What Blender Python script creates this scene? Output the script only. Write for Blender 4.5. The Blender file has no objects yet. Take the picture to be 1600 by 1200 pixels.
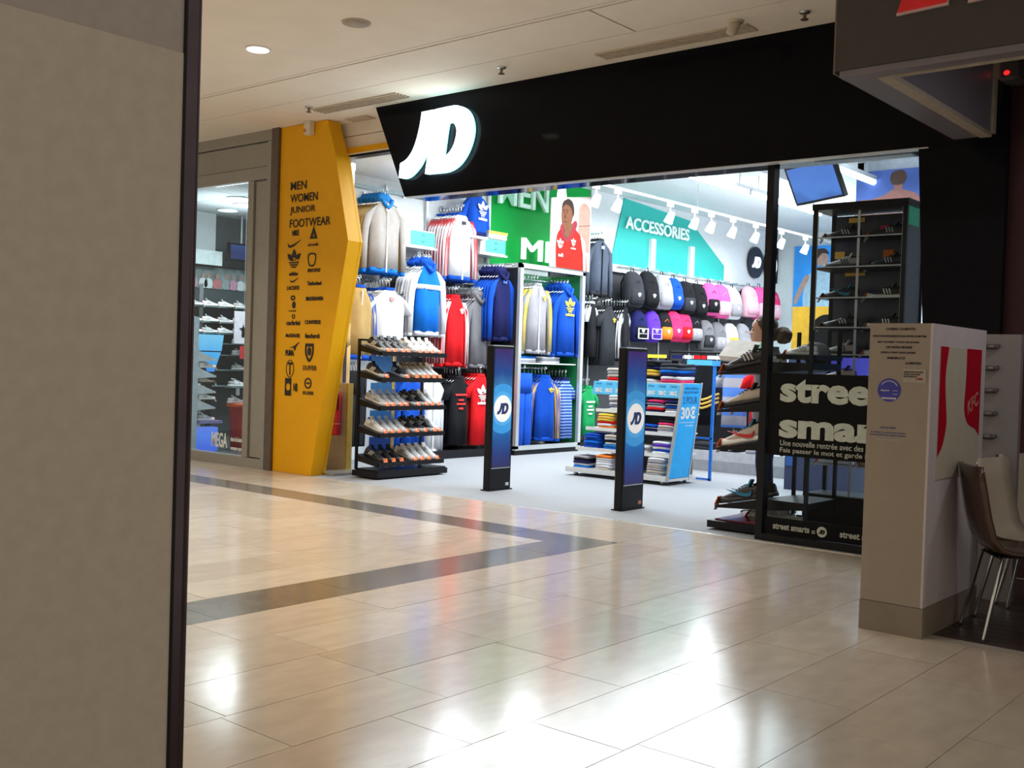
import bpy, bmesh, math, random
from mathutils import Vector, Matrix, Euler

random.seed(11)
SC = bpy.context.scene
COL = SC.collection
# The layout below is written in survey units (camera height 1.5); UNIT turns them into metres at the very end of the script.
UNIT = 0.867
R = math.radians

# ------------------------------------------------------------------ camera, world, lights, exposure
def make_camera():
    yaw, pitch, roll = 0.698178, 0.0208849, 0.0317251
    fwd = Vector((-math.sin(yaw) * math.cos(pitch), math.cos(yaw) * math.cos(pitch), -math.sin(pitch)))
    r0 = Vector((math.cos(yaw), math.sin(yaw), 0))
    u0 = r0.cross(fwd)
    rt = r0 * math.cos(roll) + u0 * math.sin(roll)
    up = u0 * math.cos(roll) - r0 * math.sin(roll)
    cd = bpy.data.cameras.new('camera')
    cd.sensor_width = 36
    cd.lens = 1679.9 * 36 / 1600
    cd.clip_start = 0.05
    cd.clip_end = 200
    co = bpy.data.objects.new('camera', cd)
    COL.objects.link(co)
    m = Matrix((rt, up, -fwd)).transposed().to_4x4()
    m.translation = Vector((0, -8.607, 1.5))
    co.matrix_world = m
    SC.camera = co

make_camera()
SC.view_settings.view_transform = 'Standard'
SC.view_settings.look = 'None'
SC.view_settings.gamma = 1
SC.view_settings.exposure = 0.0
SC.view_settings.use_curve_mapping = False
SC.cycles.use_denoising = True
SC.cycles.max_bounces = 8
SC.cycles.diffuse_bounces = 4
SC.cycles.glossy_bounces = 4
SC.cycles.transparent_max_bounces = 12
SC.cycles.sample_clamp_indirect = 4.0

WORLD_STRENGTH = 0.48
SHOP_W = 106
MALL_W = 36
w = bpy.data.worlds.new('mall_hall')
SC.world = w
w.use_nodes = True
w.node_tree.nodes['Background'].inputs[0].default_value = (1.0, 0.89, 0.75, 1)
w.node_tree.nodes['Background'].inputs[1].default_value = WORLD_STRENGTH

def area(loc, sx, sy, power, col, rot=(0, 0, 0), shape='RECTANGLE'):
    l = bpy.data.lights.new('area_light', 'AREA')
    l.shape = shape
    l.size = sx
    l.size_y = sy
    l.energy = power
    l.color = col
    o = bpy.data.objects.new('area_light', l)
    COL.objects.link(o)
    o.location = loc
    o.rotation_euler = rot
    return o

COOL = (0.86, 0.95, 1.0)
WARM = (1.0, 0.88, 0.70)
# rows of fluorescent battens in the sports shop
for x in (-9.9, -8.5, -6.6):
    for y in (2.2, 5.2, 8.2, 11.2):
        if x > -7 and y > 7:
            continue
        area((x, y, 4.05 if y < 3.3 and x < -9 else 4.33), 1.7, 2.8, SHOP_W, COOL)
area((-4.6, 3.5, 4.0), 1.4, 2.4, SHOP_W * 0.7, COOL)
area((-4.2, 6.0, 4.0), 1.4, 2.2, SHOP_W * 0.8, COOL)
# neighbour shop
area((-14.0, 2.0, 3.75), 1.2, 1.8, 150, COOL)
area((-14.6, 2.0, 3.3), 1.2, 1.8, 45, COOL, rot=(R(180), 0, 0))  # upward fill without a fixture, added to brighten the grey ceiling
# spotlights on the track washing the left wall
for y in (2.0, 3.5, 8.6, 10.4, 12.4):
    area((-9.75, y, 4.0), 0.5, 0.5, 26, COOL, rot=(0, R(-62), 0), shape='DISK')
# the battens throw light up to the shop ceiling too
for y in (5.5, 9.5):
    area((-8.5, y, 4.34), 0.2, 2.6, SHOP_W * 0.75, COOL, rot=(R(180), 0, 0))
area((-5.6, 5.0, 4.34), 0.2, 2.6, SHOP_W * 0.75, COOL, rot=(R(180), 0, 0))
area((-10.3, 2.4, 3.95), 0.2, 1.6, SHOP_W * 0.25, COOL, rot=(R(180), 0, 0))
# lamp under the food counter sign
area((-0.9, -1.75, 3.2), 0.25, 0.25, 9, (0.95, 0.92, 1.0), rot=(0, R(25), 0), shape='DISK')
# recessed downlights of the mall ceiling
for x, y in ((-11.3, -2.36), (-8.52, -2.36), (-5.7, -2.36), (-8.5, -5.6), (-5.7, -5.6), (-11.3, -5.6), (-5.7, -8.8)):
    area((x, y, 4.36), 0.34, 0.34, MALL_W, WARM, shape='DISK').data.spread = R(115)

# ------------------------------------------------------------------ materials
MATS = {}
def M(name, col, rough=0.6, metal=0.0, emit=0.0, ecol=None, var=0.10, nscale=14.0, spec=0.5, bump=0.0, bscale=60.0, stretch=None):
    if name in MATS:
        return MATS[name]
    if name.startswith(('poster', 'graphic')):
        spec = 0.08                                  # matt print
    m = bpy.data.materials.new(name)
    m.use_nodes = True
    nt = m.node_tree
    b = nt.nodes['Principled BSDF']
    b.inputs['Roughness'].default_value = rough
    b.inputs['Metallic'].default_value = metal
    b.inputs['Specular IOR Level'].default_value = spec
    tc = nt.nodes.new('ShaderNodeTexCoord')
    src = tc.outputs['Object']
    if stretch:
        mp = nt.nodes.new('ShaderNodeMapping')
        mp.inputs['Scale'].default_value = stretch
        nt.links.new(src, mp.inputs[0])
        src = mp.outputs[0]
    nz = nt.nodes.new('ShaderNodeTexNoise')
    nz.inputs['Scale'].default_value = nscale
    nz.inputs['Detail'].default_value = 3
    nt.links.new(src, nz.inputs['Vector'])
    rp = nt.nodes.new('ShaderNodeValToRGB')
    rp.color_ramp.elements[0].position = 0.3
    rp.color_ramp.elements[1].position = 0.7
    lo = [c * (1 - var) for c in col]
    hi = [min(1, c * (1 + var)) for c in col]
    rp.color_ramp.elements[0].color = (*lo, 1)
    rp.color_ramp.elements[1].color = (*hi, 1)
    nt.links.new(nz.outputs['Fac'], rp.inputs[0])
    nt.links.new(rp.outputs[0], b.inputs['Base Color'])
    if bump:
        n2 = nt.nodes.new('ShaderNodeTexNoise')
        n2.inputs['Scale'].default_value = bscale
        nt.links.new(src, n2.inputs['Vector'])
        bp = nt.nodes.new('ShaderNodeBump')
        bp.inputs['Strength'].default_value = bump
        bp.inputs['Distance'].default_value = 0.01
        nt.links.new(n2.outputs['Fac'], bp.inputs['Height'])
        nt.links.new(bp.outputs[0], b.inputs['Normal'])
    if emit:
        b.inputs['Emission Color'].default_value = (*(ecol or col), 1)
        b.inputs['Emission Strength'].default_value = emit
    MATS[name] = m
    return m

def glass(name, tint=(0.93, 0.97, 0.97), refl=0.12):
    if name in MATS:
        return MATS[name]
    m = bpy.data.materials.new(name)
    m.use_nodes = True
    nt = m.node_tree
    nt.nodes.clear()
    out = nt.nodes.new('ShaderNodeOutputMaterial')
    tr = nt.nodes.new('ShaderNodeBsdfTransparent')
    tr.inputs[0].default_value = (*tint, 1)
    gl = nt.nodes.new('ShaderNodeBsdfGlossy')
    gl.inputs['Roughness'].default_value = 0.02
    lw = nt.nodes.new('ShaderNodeLayerWeight')
    lw.inputs[0].default_value = refl
    mx = nt.nodes.new('ShaderNodeMixShader')
    nt.links.new(lw.outputs['Fresnel'], mx.inputs[0])
    nt.links.new(tr.outputs[0], mx.inputs[1])
    nt.links.new(gl.outputs[0], mx.inputs[2])
    nt.links.new(mx.outputs[0], out.inputs[0])
    MATS[name] = m
    return m

def screen(name, stops, axis='Z', scale=1.0, offset=0.0, strength=1.0, noise=0.15):
    """emissive display: vertical ramp in object space plus a little noise"""
    if name in MATS:
        return MATS[name]
    m = bpy.data.materials.new(name)
    m.use_nodes = True
    nt = m.node_tree
    b = nt.nodes['Principled BSDF']
    b.inputs['Roughness'].default_value = 0.2
    tc = nt.nodes.new('ShaderNodeTexCoord')
    sp = nt.nodes.new('ShaderNodeSeparateXYZ')
    nt.links.new(tc.outputs['Object'], sp.inputs[0])
    ma = nt.nodes.new('ShaderNodeMath')
    ma.operation = 'MULTIPLY_ADD'
    ma.inputs[1].default_value = scale / UNIT
    ma.inputs[2].default_value = offset
    nt.links.new(sp.outputs[axis], ma.inputs[0])
    nz = nt.nodes.new('ShaderNodeTexNoise')
    nz.inputs['Scale'].default_value = 6
    nt.links.new(tc.outputs['Object'], nz.inputs['Vector'])
    m2 = nt.nodes.new('ShaderNodeMath')
    m2.operation = 'MULTIPLY_ADD'
    m2.inputs[1].default_value = noise
    nt.links.new(nz.outputs['Fac'], m2.inputs[0])
    nt.links.new(ma.outputs[0], m2.inputs[2])
    rp = nt.nodes.new('ShaderNodeValToRGB')
    els = rp.color_ramp.elements
    while len(els) < len(stops):
        els.new(0.5)
    for e, (p, c) in zip(els, stops):
        e.position = p
        e.color = (*c, 1)
    nt.links.new(m2.outputs[0], rp.inputs[0])
    nt.links.new(rp.outputs[0], b.inputs['Emission Color'])
    b.inputs['Base Color'].default_value = (0.02, 0.02, 0.03, 1)
    b.inputs['Emission Strength'].default_value = strength
    b.inputs['Specular IOR Level'].default_value = 0.08
    MATS[name] = m
    return m

# ------------------------------------------------------------------ mesh builder
class MB:
    def __init__(s):
        s.v, s.f, s.mi = [], [], []
    def add(s, vs, fs, mi=0, mat=None):
        k = len(s.v)
        s.v += [tuple(mat @ Vector(p)) if mat else tuple(p) for p in vs]
        s.f += [tuple(i + k for i in q) for q in fs]
        s.mi += [mi] * len(fs)
        return s
    def box(s, x0, x1, y0, y1, z0, z1, mi=0, mat=None):
        vs = [(x, y, z) for x in (x0, x1) for y in (y0, y1) for z in (z0, z1)]
        fs = [(0, 1, 3, 2), (4, 6, 7, 5), (0, 4, 5, 1), (2, 3, 7, 6), (0, 2, 6, 4), (1, 5, 7, 3)]
        return s.add(vs, fs, mi, mat)
    def boxr(s, c, d, rot=(0, 0, 0), mi=0):
        m = Matrix.Translation(c) @ Euler(rot).to_matrix().to_4x4()
        x, y, z = d[0] / 2, d[1] / 2, d[2] / 2
        return s.box(-x, x, -y, y, -z, z, mi, m)
    def cbox(s, x0, x1, y0, y1, z0, z1, c=0.01, mi=0, mat=None):
        """box with chamfered vertical edges and top rim"""
        o = [(x0 + c, y0), (x1 - c, y0), (x1, y0 + c), (x1, y1 - c), (x1 - c, y1), (x0 + c, y1), (x0, y1 - c), (x0, y0 + c)]
        cx, cy = (x0 + x1) / 2, (y0 + y1) / 2
        def shr(k):
            return [(cx + (x - cx) * (1 - 2 * k / max(1e-6, abs(x1 - x0))), cy + (y - cy) * (1 - 2 * k / max(1e-6, abs(y1 - y0)))) for x, y in o]
        i = shr(c)
        return s.loft([[(x, y, z0) for x, y in i], [(x, y, z0 + c) for x, y in o], [(x, y, z1 - c) for x, y in o], [(x, y, z1) for x, y in i]], mi=mi, mat=mat)
    def prism(s, poly, axis, a, b, mi=0, mat=None):
        def p(u, v, t):
            return {'X': (t, u, v), 'Y': (u, t, v), 'Z': (u, v, t)}[axis]
        n = len(poly)
        vs = [p(u, v, a) for u, v in poly] + [p(u, v, b) for u, v in poly]
        fs = [tuple(range(n)), tuple(range(2 * n - 1, n - 1, -1))] + [(i, (i + 1) % n, n + (i + 1) % n, n + i) for i in range(n)]
        return s.add(vs, fs, mi, mat)
    def loft(s, rings, cap=True, mi=0, mat=None, closed=True):
        n = len(rings[0])
        vs = [p for r in rings for p in r]
        fs = []
        for k in range(len(rings) - 1):
            for i in range(n if closed else n - 1):
                j = (i + 1) % n
                fs.append((k * n + i, k * n + j, (k + 1) * n + j, (k + 1) * n + i))
        if cap and closed:
            fs.append(tuple(range(n - 1, -1, -1)))
            fs.append(tuple((len(rings) - 1) * n + i for i in range(n)))
        return s.add(vs, fs, mi, mat)
    def tube(s, pts, r, n=6, mi=0, mat=None):
        pts = [Vector(p) for p in pts]
        rr = r if isinstance(r, (list, tuple)) else [r] * len(pts)
        rings = []
        ref = Vector((0.13, 0.27, 1)).normalized()
        for k, p in enumerate(pts):
            d = (pts[min(k + 1, len(pts) - 1)] - pts[max(k - 1, 0)]).normalized()
            a = d.cross(ref)
            if a.length < 1e-3:
                a = d.cross(Vector((1, 0, 0)))
            a.normalize()
            b = d.cross(a)
            rings.append([tuple(p + (a * math.cos(t) + b * math.sin(t)) * rr[k]) for t in [2 * math.pi * i / n for i in range(n)]])
        return s.loft(rings, True, mi, mat)
    def cyl(s, p0, p1, r0, r1=None, n=12, mi=0, mat=None):
        return s.tube([p0, p1], [r0, r0 if r1 is None else r1], n, mi, mat)
    def ell(s, c, r, nu=12, nv=8, mi=0, mat=None, fn=None):
        rings = []
        for k in range(nv + 1):
            ph = math.pi * (k + 0.02 if k == 0 else k - 0.02 if k == nv else k) / nv
            ring = []
            for i in range(nu):
                th = 2 * math.pi * i / nu
                q = Vector((r[0] * math.sin(ph) * math.cos(th), r[1] * math.sin(ph) * math.sin(th), r[2] * math.cos(ph)))
                if fn:
                    q = q * fn(q)
                ring.append(tuple(Vector(c) + q))
            rings.append(ring)
        return s.loft(rings, True, mi, mat)
    def mesh(s, name, mats, smooth=False):
        me = bpy.data.meshes.new(name)
        me.from_pydata(s.v, [], s.f)
        bm = bmesh.new()
        bm.from_mesh(me)
        bmesh.ops.recalc_face_normals(bm, faces=bm.faces)
        bm.to_mesh(me)
        bm.free()
        for m in (mats if isinstance(mats, (list, tuple)) else [mats]):
            me.materials.append(m)
        for p, mi in zip(me.polygons, s.mi):
            p.material_index = mi
            p.use_smooth = smooth
        return me
    def build(s, name, mats, parent=None, smooth=False, world=True):
        """link as one object; with world=True the vertices are in scene coordinates and moved into the parent's frame"""
        if parent is not None and world:
            o0 = origin_of(parent)
            s.v = [(x - o0[0], y - o0[1], z - o0[2]) for x, y, z in s.v]
        return link(name, s.mesh(name, mats, smooth), parent)

def origin_of(o):
    t = Vector(o.location)
    while o.parent is not None:
        o = o.parent
        t += Vector(o.location)
    return t

def link(name, me, parent=None, loc=None, rot=None):
    o = bpy.data.objects.new(name, me)
    COL.objects.link(o)
    if parent is not None:
        o.parent = parent
    if loc is not None:
        o.location = loc
    if rot is not None:
        o.rotation_euler = rot
    return o

def tag(o, label, cat, group=None, kind=None):
    o['label'] = label
    o['category'] = cat
    if group:
        o['group'] = group
    if kind:
        o['kind'] = kind
    return o

def thing(name, label, cat, loc=(0, 0, 0), rotz=0.0, group=None):
    o = bpy.data.objects.new(name, None)
    o.empty_display_size = 0.1
    COL.objects.link(o)
    o.location = loc
    o.rotation_euler = (0, 0, rotz)
    return tag(o, label, cat, group)

def structure(o, label=None):
    o['kind'] = 'structure'
    if label:
        o['label'] = label
    return o

def dup(root, loc, rot=None, label=None, group=None):
    """copy a thing with its parts and their sub-parts, sharing mesh data"""
    r = root.copy()
    COL.objects.link(r)
    r.location = loc
    if rot is not None:
        r.rotation_euler = rot
    if label:
        r['label'] = label
    if group:
        r['group'] = group
    for ch in list(root.children):
        c = ch.copy()
        COL.objects.link(c)
        c.parent = r
        for g in list(ch.children):
            d = g.copy()
            COL.objects.link(d)
            d.parent = c
    return r

# ------------------------------------------------------------------ lettering and flat print
def curve_to_mesh(cu, name):
    o = bpy.data.objects.new(name, cu)
    COL.objects.link(o)
    dg = bpy.context.evaluated_depsgraph_get()
    dg.update()
    me = bpy.data.meshes.new_from_object(o.evaluated_get(dg))
    bpy.data.objects.remove(o)
    bpy.data.curves.remove(cu)
    return me

FACE_FRONT = (R(90), 0, 0)          # reads towards -Y
FACE_RIGHT = (R(90), 0, R(90))      # reads towards +X
TEXT_CACHE = {}
def text(s, mat, parent, c, w_, h_, rot=FACE_FRONT, bold=0.03, ext=0.004, name='lettering', shear=0.0):
    """lettering fitted to width w_ and height h_, centred on scene point c"""
    key = (s, mat.name, round(w_, 3), round(h_, 3), bold, ext, shear)
    me = TEXT_CACHE.get(key)
    if me is None:
        cu = bpy.data.curves.new(name, 'FONT')
        cu.body = s
        cu.size = 1
        cu.offset = bold
        cu.extrude = 0.001
        cu.resolution_u = 3
        cu.shear = shear
        cu.align_x = 'CENTER'
        me = curve_to_mesh(cu, name)
        xs = [v.co.x for v in me.vertices]
        ys = [v.co.y for v in me.vertices]
        sx, sy = w_ / (max(xs) - min(xs)), h_ / (max(ys) - min(ys))
        mx, my = (max(xs) + min(xs)) / 2, (max(ys) + min(ys)) / 2
        for v in me.vertices:
            v.co = ((v.co.x - mx) * sx, (v.co.y - my) * sy, ext if v.co.z > 0 else 0.0)
        me.name = name
        me.materials.clear()
        me.materials.append(mat)
        TEXT_CACHE[key] = me
    loc = Vector(c) - (origin_of(parent) if parent is not None else Vector((0, 0, 0)))
    return link(name, me, parent, loc, rot)

def outline(polys, mat, name, ext=0.004):
    """flat shape with holes from closed outlines, extruded by ext both ways"""
    cu = bpy.data.curves.new(name, 'CURVE')
    cu.dimensions = '2D'
    cu.fill_mode = 'BOTH'
    cu.extrude = ext
    for poly in polys:
        sp = cu.splines.new('POLY')
        sp.points.add(len(poly) - 1)
        for q, (x, y) in zip(sp.points, poly):
            q.co = (x, y, 0, 1)
        sp.use_cyclic_u = True
    me = curve_to_mesh(cu, name)
    me.name = name
    me.materials.clear()
    me.materials.append(mat)
    return me

def smooth_poly(pts, sharp=(), n=3):
    """Catmull-Rom through pts, corners listed in sharp stay sharp"""
    out = []
    L = len(pts)
    for i in range(L):
        p0, p1, p2, p3 = (Vector(pts[(i + k) % L]) for k in (-1, 0, 1, 2))
        if i in sharp:
            p0 = p1 - (p2 - p1) * 0.3
        if (i + 1) % L in sharp:
            p3 = p2 + (p2 - p1) * 0.3
        for k in range(n):
            t = k / n
            q = 0.5 * ((2 * p1) + (p2 - p0) * t + (2 * p0 - 5 * p1 + 4 * p2 - p3) * t * t + (3 * p1 - p0 - 3 * p2 + p3) * t ** 3)
            out.append((q.x, q.y))
    return out

def ellipse(cx, cy, rx, ry, n=20, a0=0, a1=360):
    return [(cx + rx * math.cos(R(a0 + (a1 - a0) * i / n)), cy + ry * math.sin(R(a0 + (a1 - a0) * i / n))) for i in range(n)]

LJ = [(-8.495, 4.218), (-8.318, 4.222), (-8.34, 4.049), (-8.378, 3.907), (-8.446, 3.777), (-8.53, 3.648), (-8.617, 3.571), (-8.692, 3.529), (-8.767, 3.515), (-8.83, 3.525), (-8.813, 3.685), (-8.745, 3.706), (-8.685, 3.743), (-8.613, 3.826), (-8.558, 3.948), (-8.519, 4.081)]
LD = [(-8.289, 4.223), (-8.045, 4.229), (-7.946, 4.219), (-7.86, 4.177), (-7.795, 4.108), (-7.757, 4.012), (-7.752, 3.91), (-7.782, 3.802), (-7.834, 3.705), (-7.907, 3.621), (-7.989, 3.567), (-8.087, 3.536), (-8.173, 3.53), (-8.347, 3.533), (-8.417, 3.533), (-8.397, 3.657), (-8.374, 3.823), (-8.337, 3.986), (-8.307, 4.129)]
LI = [(-8.126, 4.061), (-8.052, 4.059), (-7.994, 4.03), (-7.964, 3.975), (-7.964, 3.913), (-7.986, 3.834), (-8.025, 3.766), (-8.094, 3.711), (-8.187, 3.701), (-8.17, 3.801), (-8.147, 3.955)]
def cen(L):
    return [((x + 8.291) / 1.08, (z - 3.872) / 1.08) for x, z in L]
SJ = smooth_poly(cen(LJ), (0, 1, 9, 10))
SD = smooth_poly(cen(LD), (0, 14))
SI = smooth_poly(cen(LI), (0, 8))
def sc(P, k, dx=0, dy=0):
    return [(x * k + dx, y * k + dy) for x, y in P]

def trefoil(s):
    """three-leaf emblem with a striped foot, about s wide"""
    P = []
    def leaf(a, l, wd):
        pts = []
        for t in range(17):
            u = t / 16
            if t <= 8:
                v = u * 2
                pts.append((wd * math.sin(math.pi * v) ** 0.8 * (1 if v > 0 else 0), l * v))
        left = [(-x, y) for x, y in reversed(pts[1:-1])]
        full = pts + left
        c, s_ = math.cos(a), math.sin(a)
        return [(x * c - y * s_, x * s_ + y * c) for x, y in full]
    P.append([(x, y + 0.02) for x, y in leaf(0, 0.55, 0.15)])
    P.append([(x - 0.06, y) for x, y in leaf(R(52), 0.56, 0.13)])
    P.append([(x + 0.06, y) for x, y in leaf(R(-52), 0.56, 0.13)])
    for k, hw in enumerate((0.40, 0.31, 0.20)):
        y = -0.05 - k * 0.11
        P.append([(-hw, y), (hw, y), (hw - 0.05, y - 0.065), (-hw + 0.05, y - 0.065)])
    return [[(x * s, y * s) for x, y in q] for q in P]

SWOOSH = smooth_poly([(-0.5, 0.02), (-0.44, -0.16), (-0.3, -0.2), (0.0, -0.12), (0.5, 0.16), (0.0, -0.02), (-0.28, -0.08), (-0.42, -0.06)], (4,), 2)

# ------------------------------------------------------------------ palette
white = M('white_paint', (0.82, 0.82, 0.80), 0.6, var=0.03)
shopwhite = M('shop_white', (0.80, 0.83, 0.84), 0.55, var=0.03)
cream_ceiling = M('ceiling_plaster', (0.84, 0.77, 0.67), 0.8, var=0.03, nscale=3, bump=0.05)
seam_grey = M('seam_grey', (0.30, 0.26, 0.21), 0.8)
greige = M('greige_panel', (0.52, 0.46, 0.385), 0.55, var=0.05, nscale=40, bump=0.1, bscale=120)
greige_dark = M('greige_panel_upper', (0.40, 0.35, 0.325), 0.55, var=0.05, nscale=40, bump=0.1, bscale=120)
dark_metal = M('dark_bronze_metal', (0.09, 0.07, 0.085), 0.25, 0.9)
grey_frame = M('grey_aluminium', (0.33, 0.31, 0.27), 0.4, 0.3, var=0.04)
brown_strip = M('brown_metal', (0.15, 0.115, 0.095), 0.35, 0.6)
yellow = M('yellow_lacquer', (0.80, 0.39, 0.0), 0.45, spec=0.25, var=0.02, nscale=4)
gloss_black = M('gloss_black', (0.006, 0.006, 0.008), 0.07, spec=0.06)
black = M('black_metal', (0.010, 0.010, 0.012), 0.4, spec=0.2)
blackp = M('black_print', (0.015, 0.012, 0.01), 0.6)
chrome = M('chrome', (0.72, 0.74, 0.75), 0.18, 1.0, var=0.03)
satin = M('satin_steel', (0.55, 0.57, 0.58), 0.35, 0.9, var=0.04)
sheet_glass = glass('clear_glass')
carpet = M('pale_grey_carpet', (0.28, 0.285, 0.30), 0.95, var=0.10, nscale=300, bump=0.15, bscale=600)
tiles = [M('marble_cream_%d' % i, c, 0.15, var=0.07, nscale=5, stretch=(2.4, 1, 1), spec=0.38) for i, c in enumerate(
    ((0.50, 0.435, 0.36), (0.525, 0.455, 0.38), (0.475, 0.405, 0.33), (0.51, 0.435, 0.365), (0.54, 0.475, 0.40)))]
darktile = [M('marble_grey_%d' % i, c, 0.16, var=0.12, nscale=6, spec=0.5) for i, c in enumerate(((0.17, 0.15, 0.125), (0.185, 0.163, 0.136), (0.16, 0.141, 0.118)))]
grout = M('grout', (0.26, 0.215, 0.165), 0.9)
led_white = M('led_white', (0.9, 0.97, 1.0), 0.4, emit=4.5, ecol=(0.86, 0.97, 1.0))
tube_white = M('tube_white', (0.95, 1, 1), 0.4, emit=5.0, ecol=(0.88, 0.97, 1.0))
warm_lamp = M('warm_lamp', (1, 0.95, 0.8), 0.4, emit=3.0, ecol=(1.0, 0.93, 0.72))
off_lamp = M('speaker_grille', (0.42, 0.37, 0.30), 0.8)
darkred = M('dark_red_wall', (0.035, 0.003, 0.004), 0.6)
wood_dark = M('dark_plank', (0.055, 0.038, 0.036), 0.35, var=0.25, nscale=6, stretch=(1, 8, 1))

# ------------------------------------------------------------------ mall floor: slabs laid in rows along Y
fl = structure(MB().box(-17.5, 1.5, -12, 0.0, -0.08, -0.006).build('floor', grout), 'cream marble slab floor of the mall passage')
TW = 0.4655
def tile(x0, x1, y0, y1, mats, name='tile'):
    g = 0.0018
    dz = random.uniform(-0.0006, 0.0006)
    MB().box(x0 + g, x1 - g, y0 + g, y1 - g, -0.02, dz).build(name, random.choice(mats), fl)

JOINTS = {0: -4.86, 1: -5.48, 2: -5.80, 3: -4.85, 4: -4.70}
FRINGE = MB()
for k in range(-5, 32):
    x1 = -2.305 - k * TW
    x0 = x1 - TW
    if x1 > 0.2 and False:
        continue
    segs = []
    if k == 6:                                   # dark band along Y
        segs = [(-9.2, -1.08, 'd'), (-1.08, -0.02, 'l')]
    elif k > 6:
        segs = [(-9.2, -1.50, 'l'), (-1.50, -1.08, 'd'), (-1.08, -0.02, 'l')]
    else:
        segs = [(-9.2, -0.02, 'l')]
    # kiosk wood deck takes the floor right of x=-2.1 beyond y=-2.4
    for a, b, kind in segs:
        if k < 0:
            b = min(b, -2.40)
        if k < 0 and a > b:
            continue
        L = 1.05
        y = JOINTS.get(k, -4.9 + (k * 0.37) % L)
        while y - L > a - L:
            y -= L
        cuts = [a]
        while y < b:
            if y > a + 0.2 and y < b - 0.2:
                cuts.append(y)
            y += L * random.choice((0.82, 1.0, 1.0, 1.12))
        cuts.append(b)
        for c0, c1 in zip(cuts, cuts[1:]):
            cx, cy = (x0 + x1) / 2, (c0 + c1) / 2
            # only slabs near the view get their own object, the rest is bedded as one surface
            dx, dy = cx, cy + 8.607
            depth = -dx * 0.6428 + dy * 0.766
            lat = dx * 0.766 + dy * 0.6428
            if depth > 1.6 and abs(lat) < depth * 0.60 + 0.9:
                tile(x0, x1, c0, c1, darktile if kind == 'd' else tiles, 'dark_tile' if kind == 'd' else 'tile')
            else:
                FRINGE.box(x0 + .0025, x1 - .0025, c0 + .0025, c1 - .0025, -0.02, 0)
FR = FRINGE.build('outer_tiles', tiles[0], fl)
FR['kind'] = 'stuff'

# shop floor and its metal threshold
structure(MB().box(-11.75, -2.45, 0.0, 16.0, -0.08, 0.0).build('floor', carpet), 'pale grey carpet floor of the sports shop')
structure(MB().box(-10.4, -3.05, -0.035, 0.0, -0.02, 0.004).build('trim_1', M('threshold_steel', (0.85, 0.84, 0.8), 0.25, 0.6)), 'bright metal threshold strip along the shop front')

# ------------------------------------------------------------------ mall ceiling
ce = structure(MB().box(-17.5, 1.5, -12, 0.45, 4.42, 4.50).build('ceiling', seam_grey), 'cream plaster ceiling of the mall passage')
def cpanel(x0, x1, y0, y1):
    MB().box(x0, x1, y0, y1, 4.39, 4.43).build('ceiling_panel', cream_ceiling, ce)
cpanel(-17.5, 1.5, -12, -1.555)
MB().box(-17.5, 1.5, -1.535, -1.49, 4.394, 4.43).build('ceiling_joint_strip', cream_ceiling, ce)
for a, b in ((-17.5, -12.0), (-11.995, -8.6), (-8.597, -5.29), (-5.27, -2.2), (-2.19, 1.5)):
    cpanel(a, b, -1.475, -0.80)
cpanel(-17.5, 1.5, -0.79, 0.30)

def vent(x0, x1, y0, y1, label):
    t = thing('ceiling_vent', label, 'vent', ((x0 + x1) / 2, (y0 + y1) / 2, 4.39))
    MB().box(x0, x1, y0, y1, 4.384, 4.3895).build('vent_backing', M('vent_dark', (0.12, 0.10, 0.08), 0.8), t)
    n = 4
    s = (y1 - y0) / n
    for i in range(n + 1):
        y = y0 + i * s
        MB().box(x0 - .01, x1 + .01, y - 0.011, y + 0.011, 4.374, 4.389).build('vent_slat', M('vent_slat', (0.55, 0.47, 0.37), 0.6), t)
vent(-10.05, -8.62, -0.46, -0.26, 'long slatted ceiling vent above the yellow column')
vent(-5.95, -4.40, -0.46, -0.28, 'long slatted ceiling vent above the middle of the black fascia')
vent(-10.08, -9.72, 0.10, 0.24, 'short slatted vent in the recess left of the black fascia')

def sprinkler(x, y, label):
    t = thing('sprinkler', label, 'sprinkler', (x, y, 4.39))
    MB().cyl((x, y, 4.392), (x, y, 4.375), 0.05, 0.04, 14).build('rosette', satin, t, True)
    m = MB().cyl((x, y, 4.38), (x, y, 4.325), 0.013, 0.013, 8)
    m.cyl((x, y, 4.328), (x, y, 4.322), 0.032, 0.032, 12)
    m.build('spray_head', M('brass_dark', (0.2, 0.15, 0.1), 0.4, 0.7), t)
sprinkler(-6.99, -0.59, 'ceiling sprinkler above the middle of the fascia, right of the white letters')
sprinkler(-9.97, -0.56, 'ceiling sprinkler above the yellow column')
sprinkler(-3.87, -0.48, 'ceiling sprinkler beside the grey corner of the food counter sign')
t = thing('motion_sensor', 'small beige sensor hanging from ceiling beside the right slatted vent', 'sensor', (-4.44, -0.57, 4.39))
beige = M('beige_plastic', (0.62, 0.55, 0.42), 0.5)
MB().cyl((-4.44, -0.57, 4.392), (-4.44, -0.57, 4.375), 0.07, 0.065, 14).build('sensor_base', beige, t, True)
MB().cyl((-4.44, -0.57, 4.375), (-4.47, -0.60, 4.28), 0.05, 0.04, 12).build('sensor_body', beige, t, True)
t = thing('downlight', 'lit round recessed downlight in cream ceiling', 'lamp', (-8.52, -2.36, 4.39))
MB().cyl((-8.52, -2.36, 4.392), (-8.52, -2.36, 4.378), 0.125, 0.12, 24).build('trim_ring', white, t, True)
MB().cyl((-8.52, -2.36, 4.379), (-8.52, -2.36, 4.374), 0.105, 0.105, 24).build('diffuser', warm_lamp, t, True)
t = thing('ceiling_speaker', 'unlit round grey speaker grille in cream ceiling', 'speaker', (-7.13, -2.36, 4.39))
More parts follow.
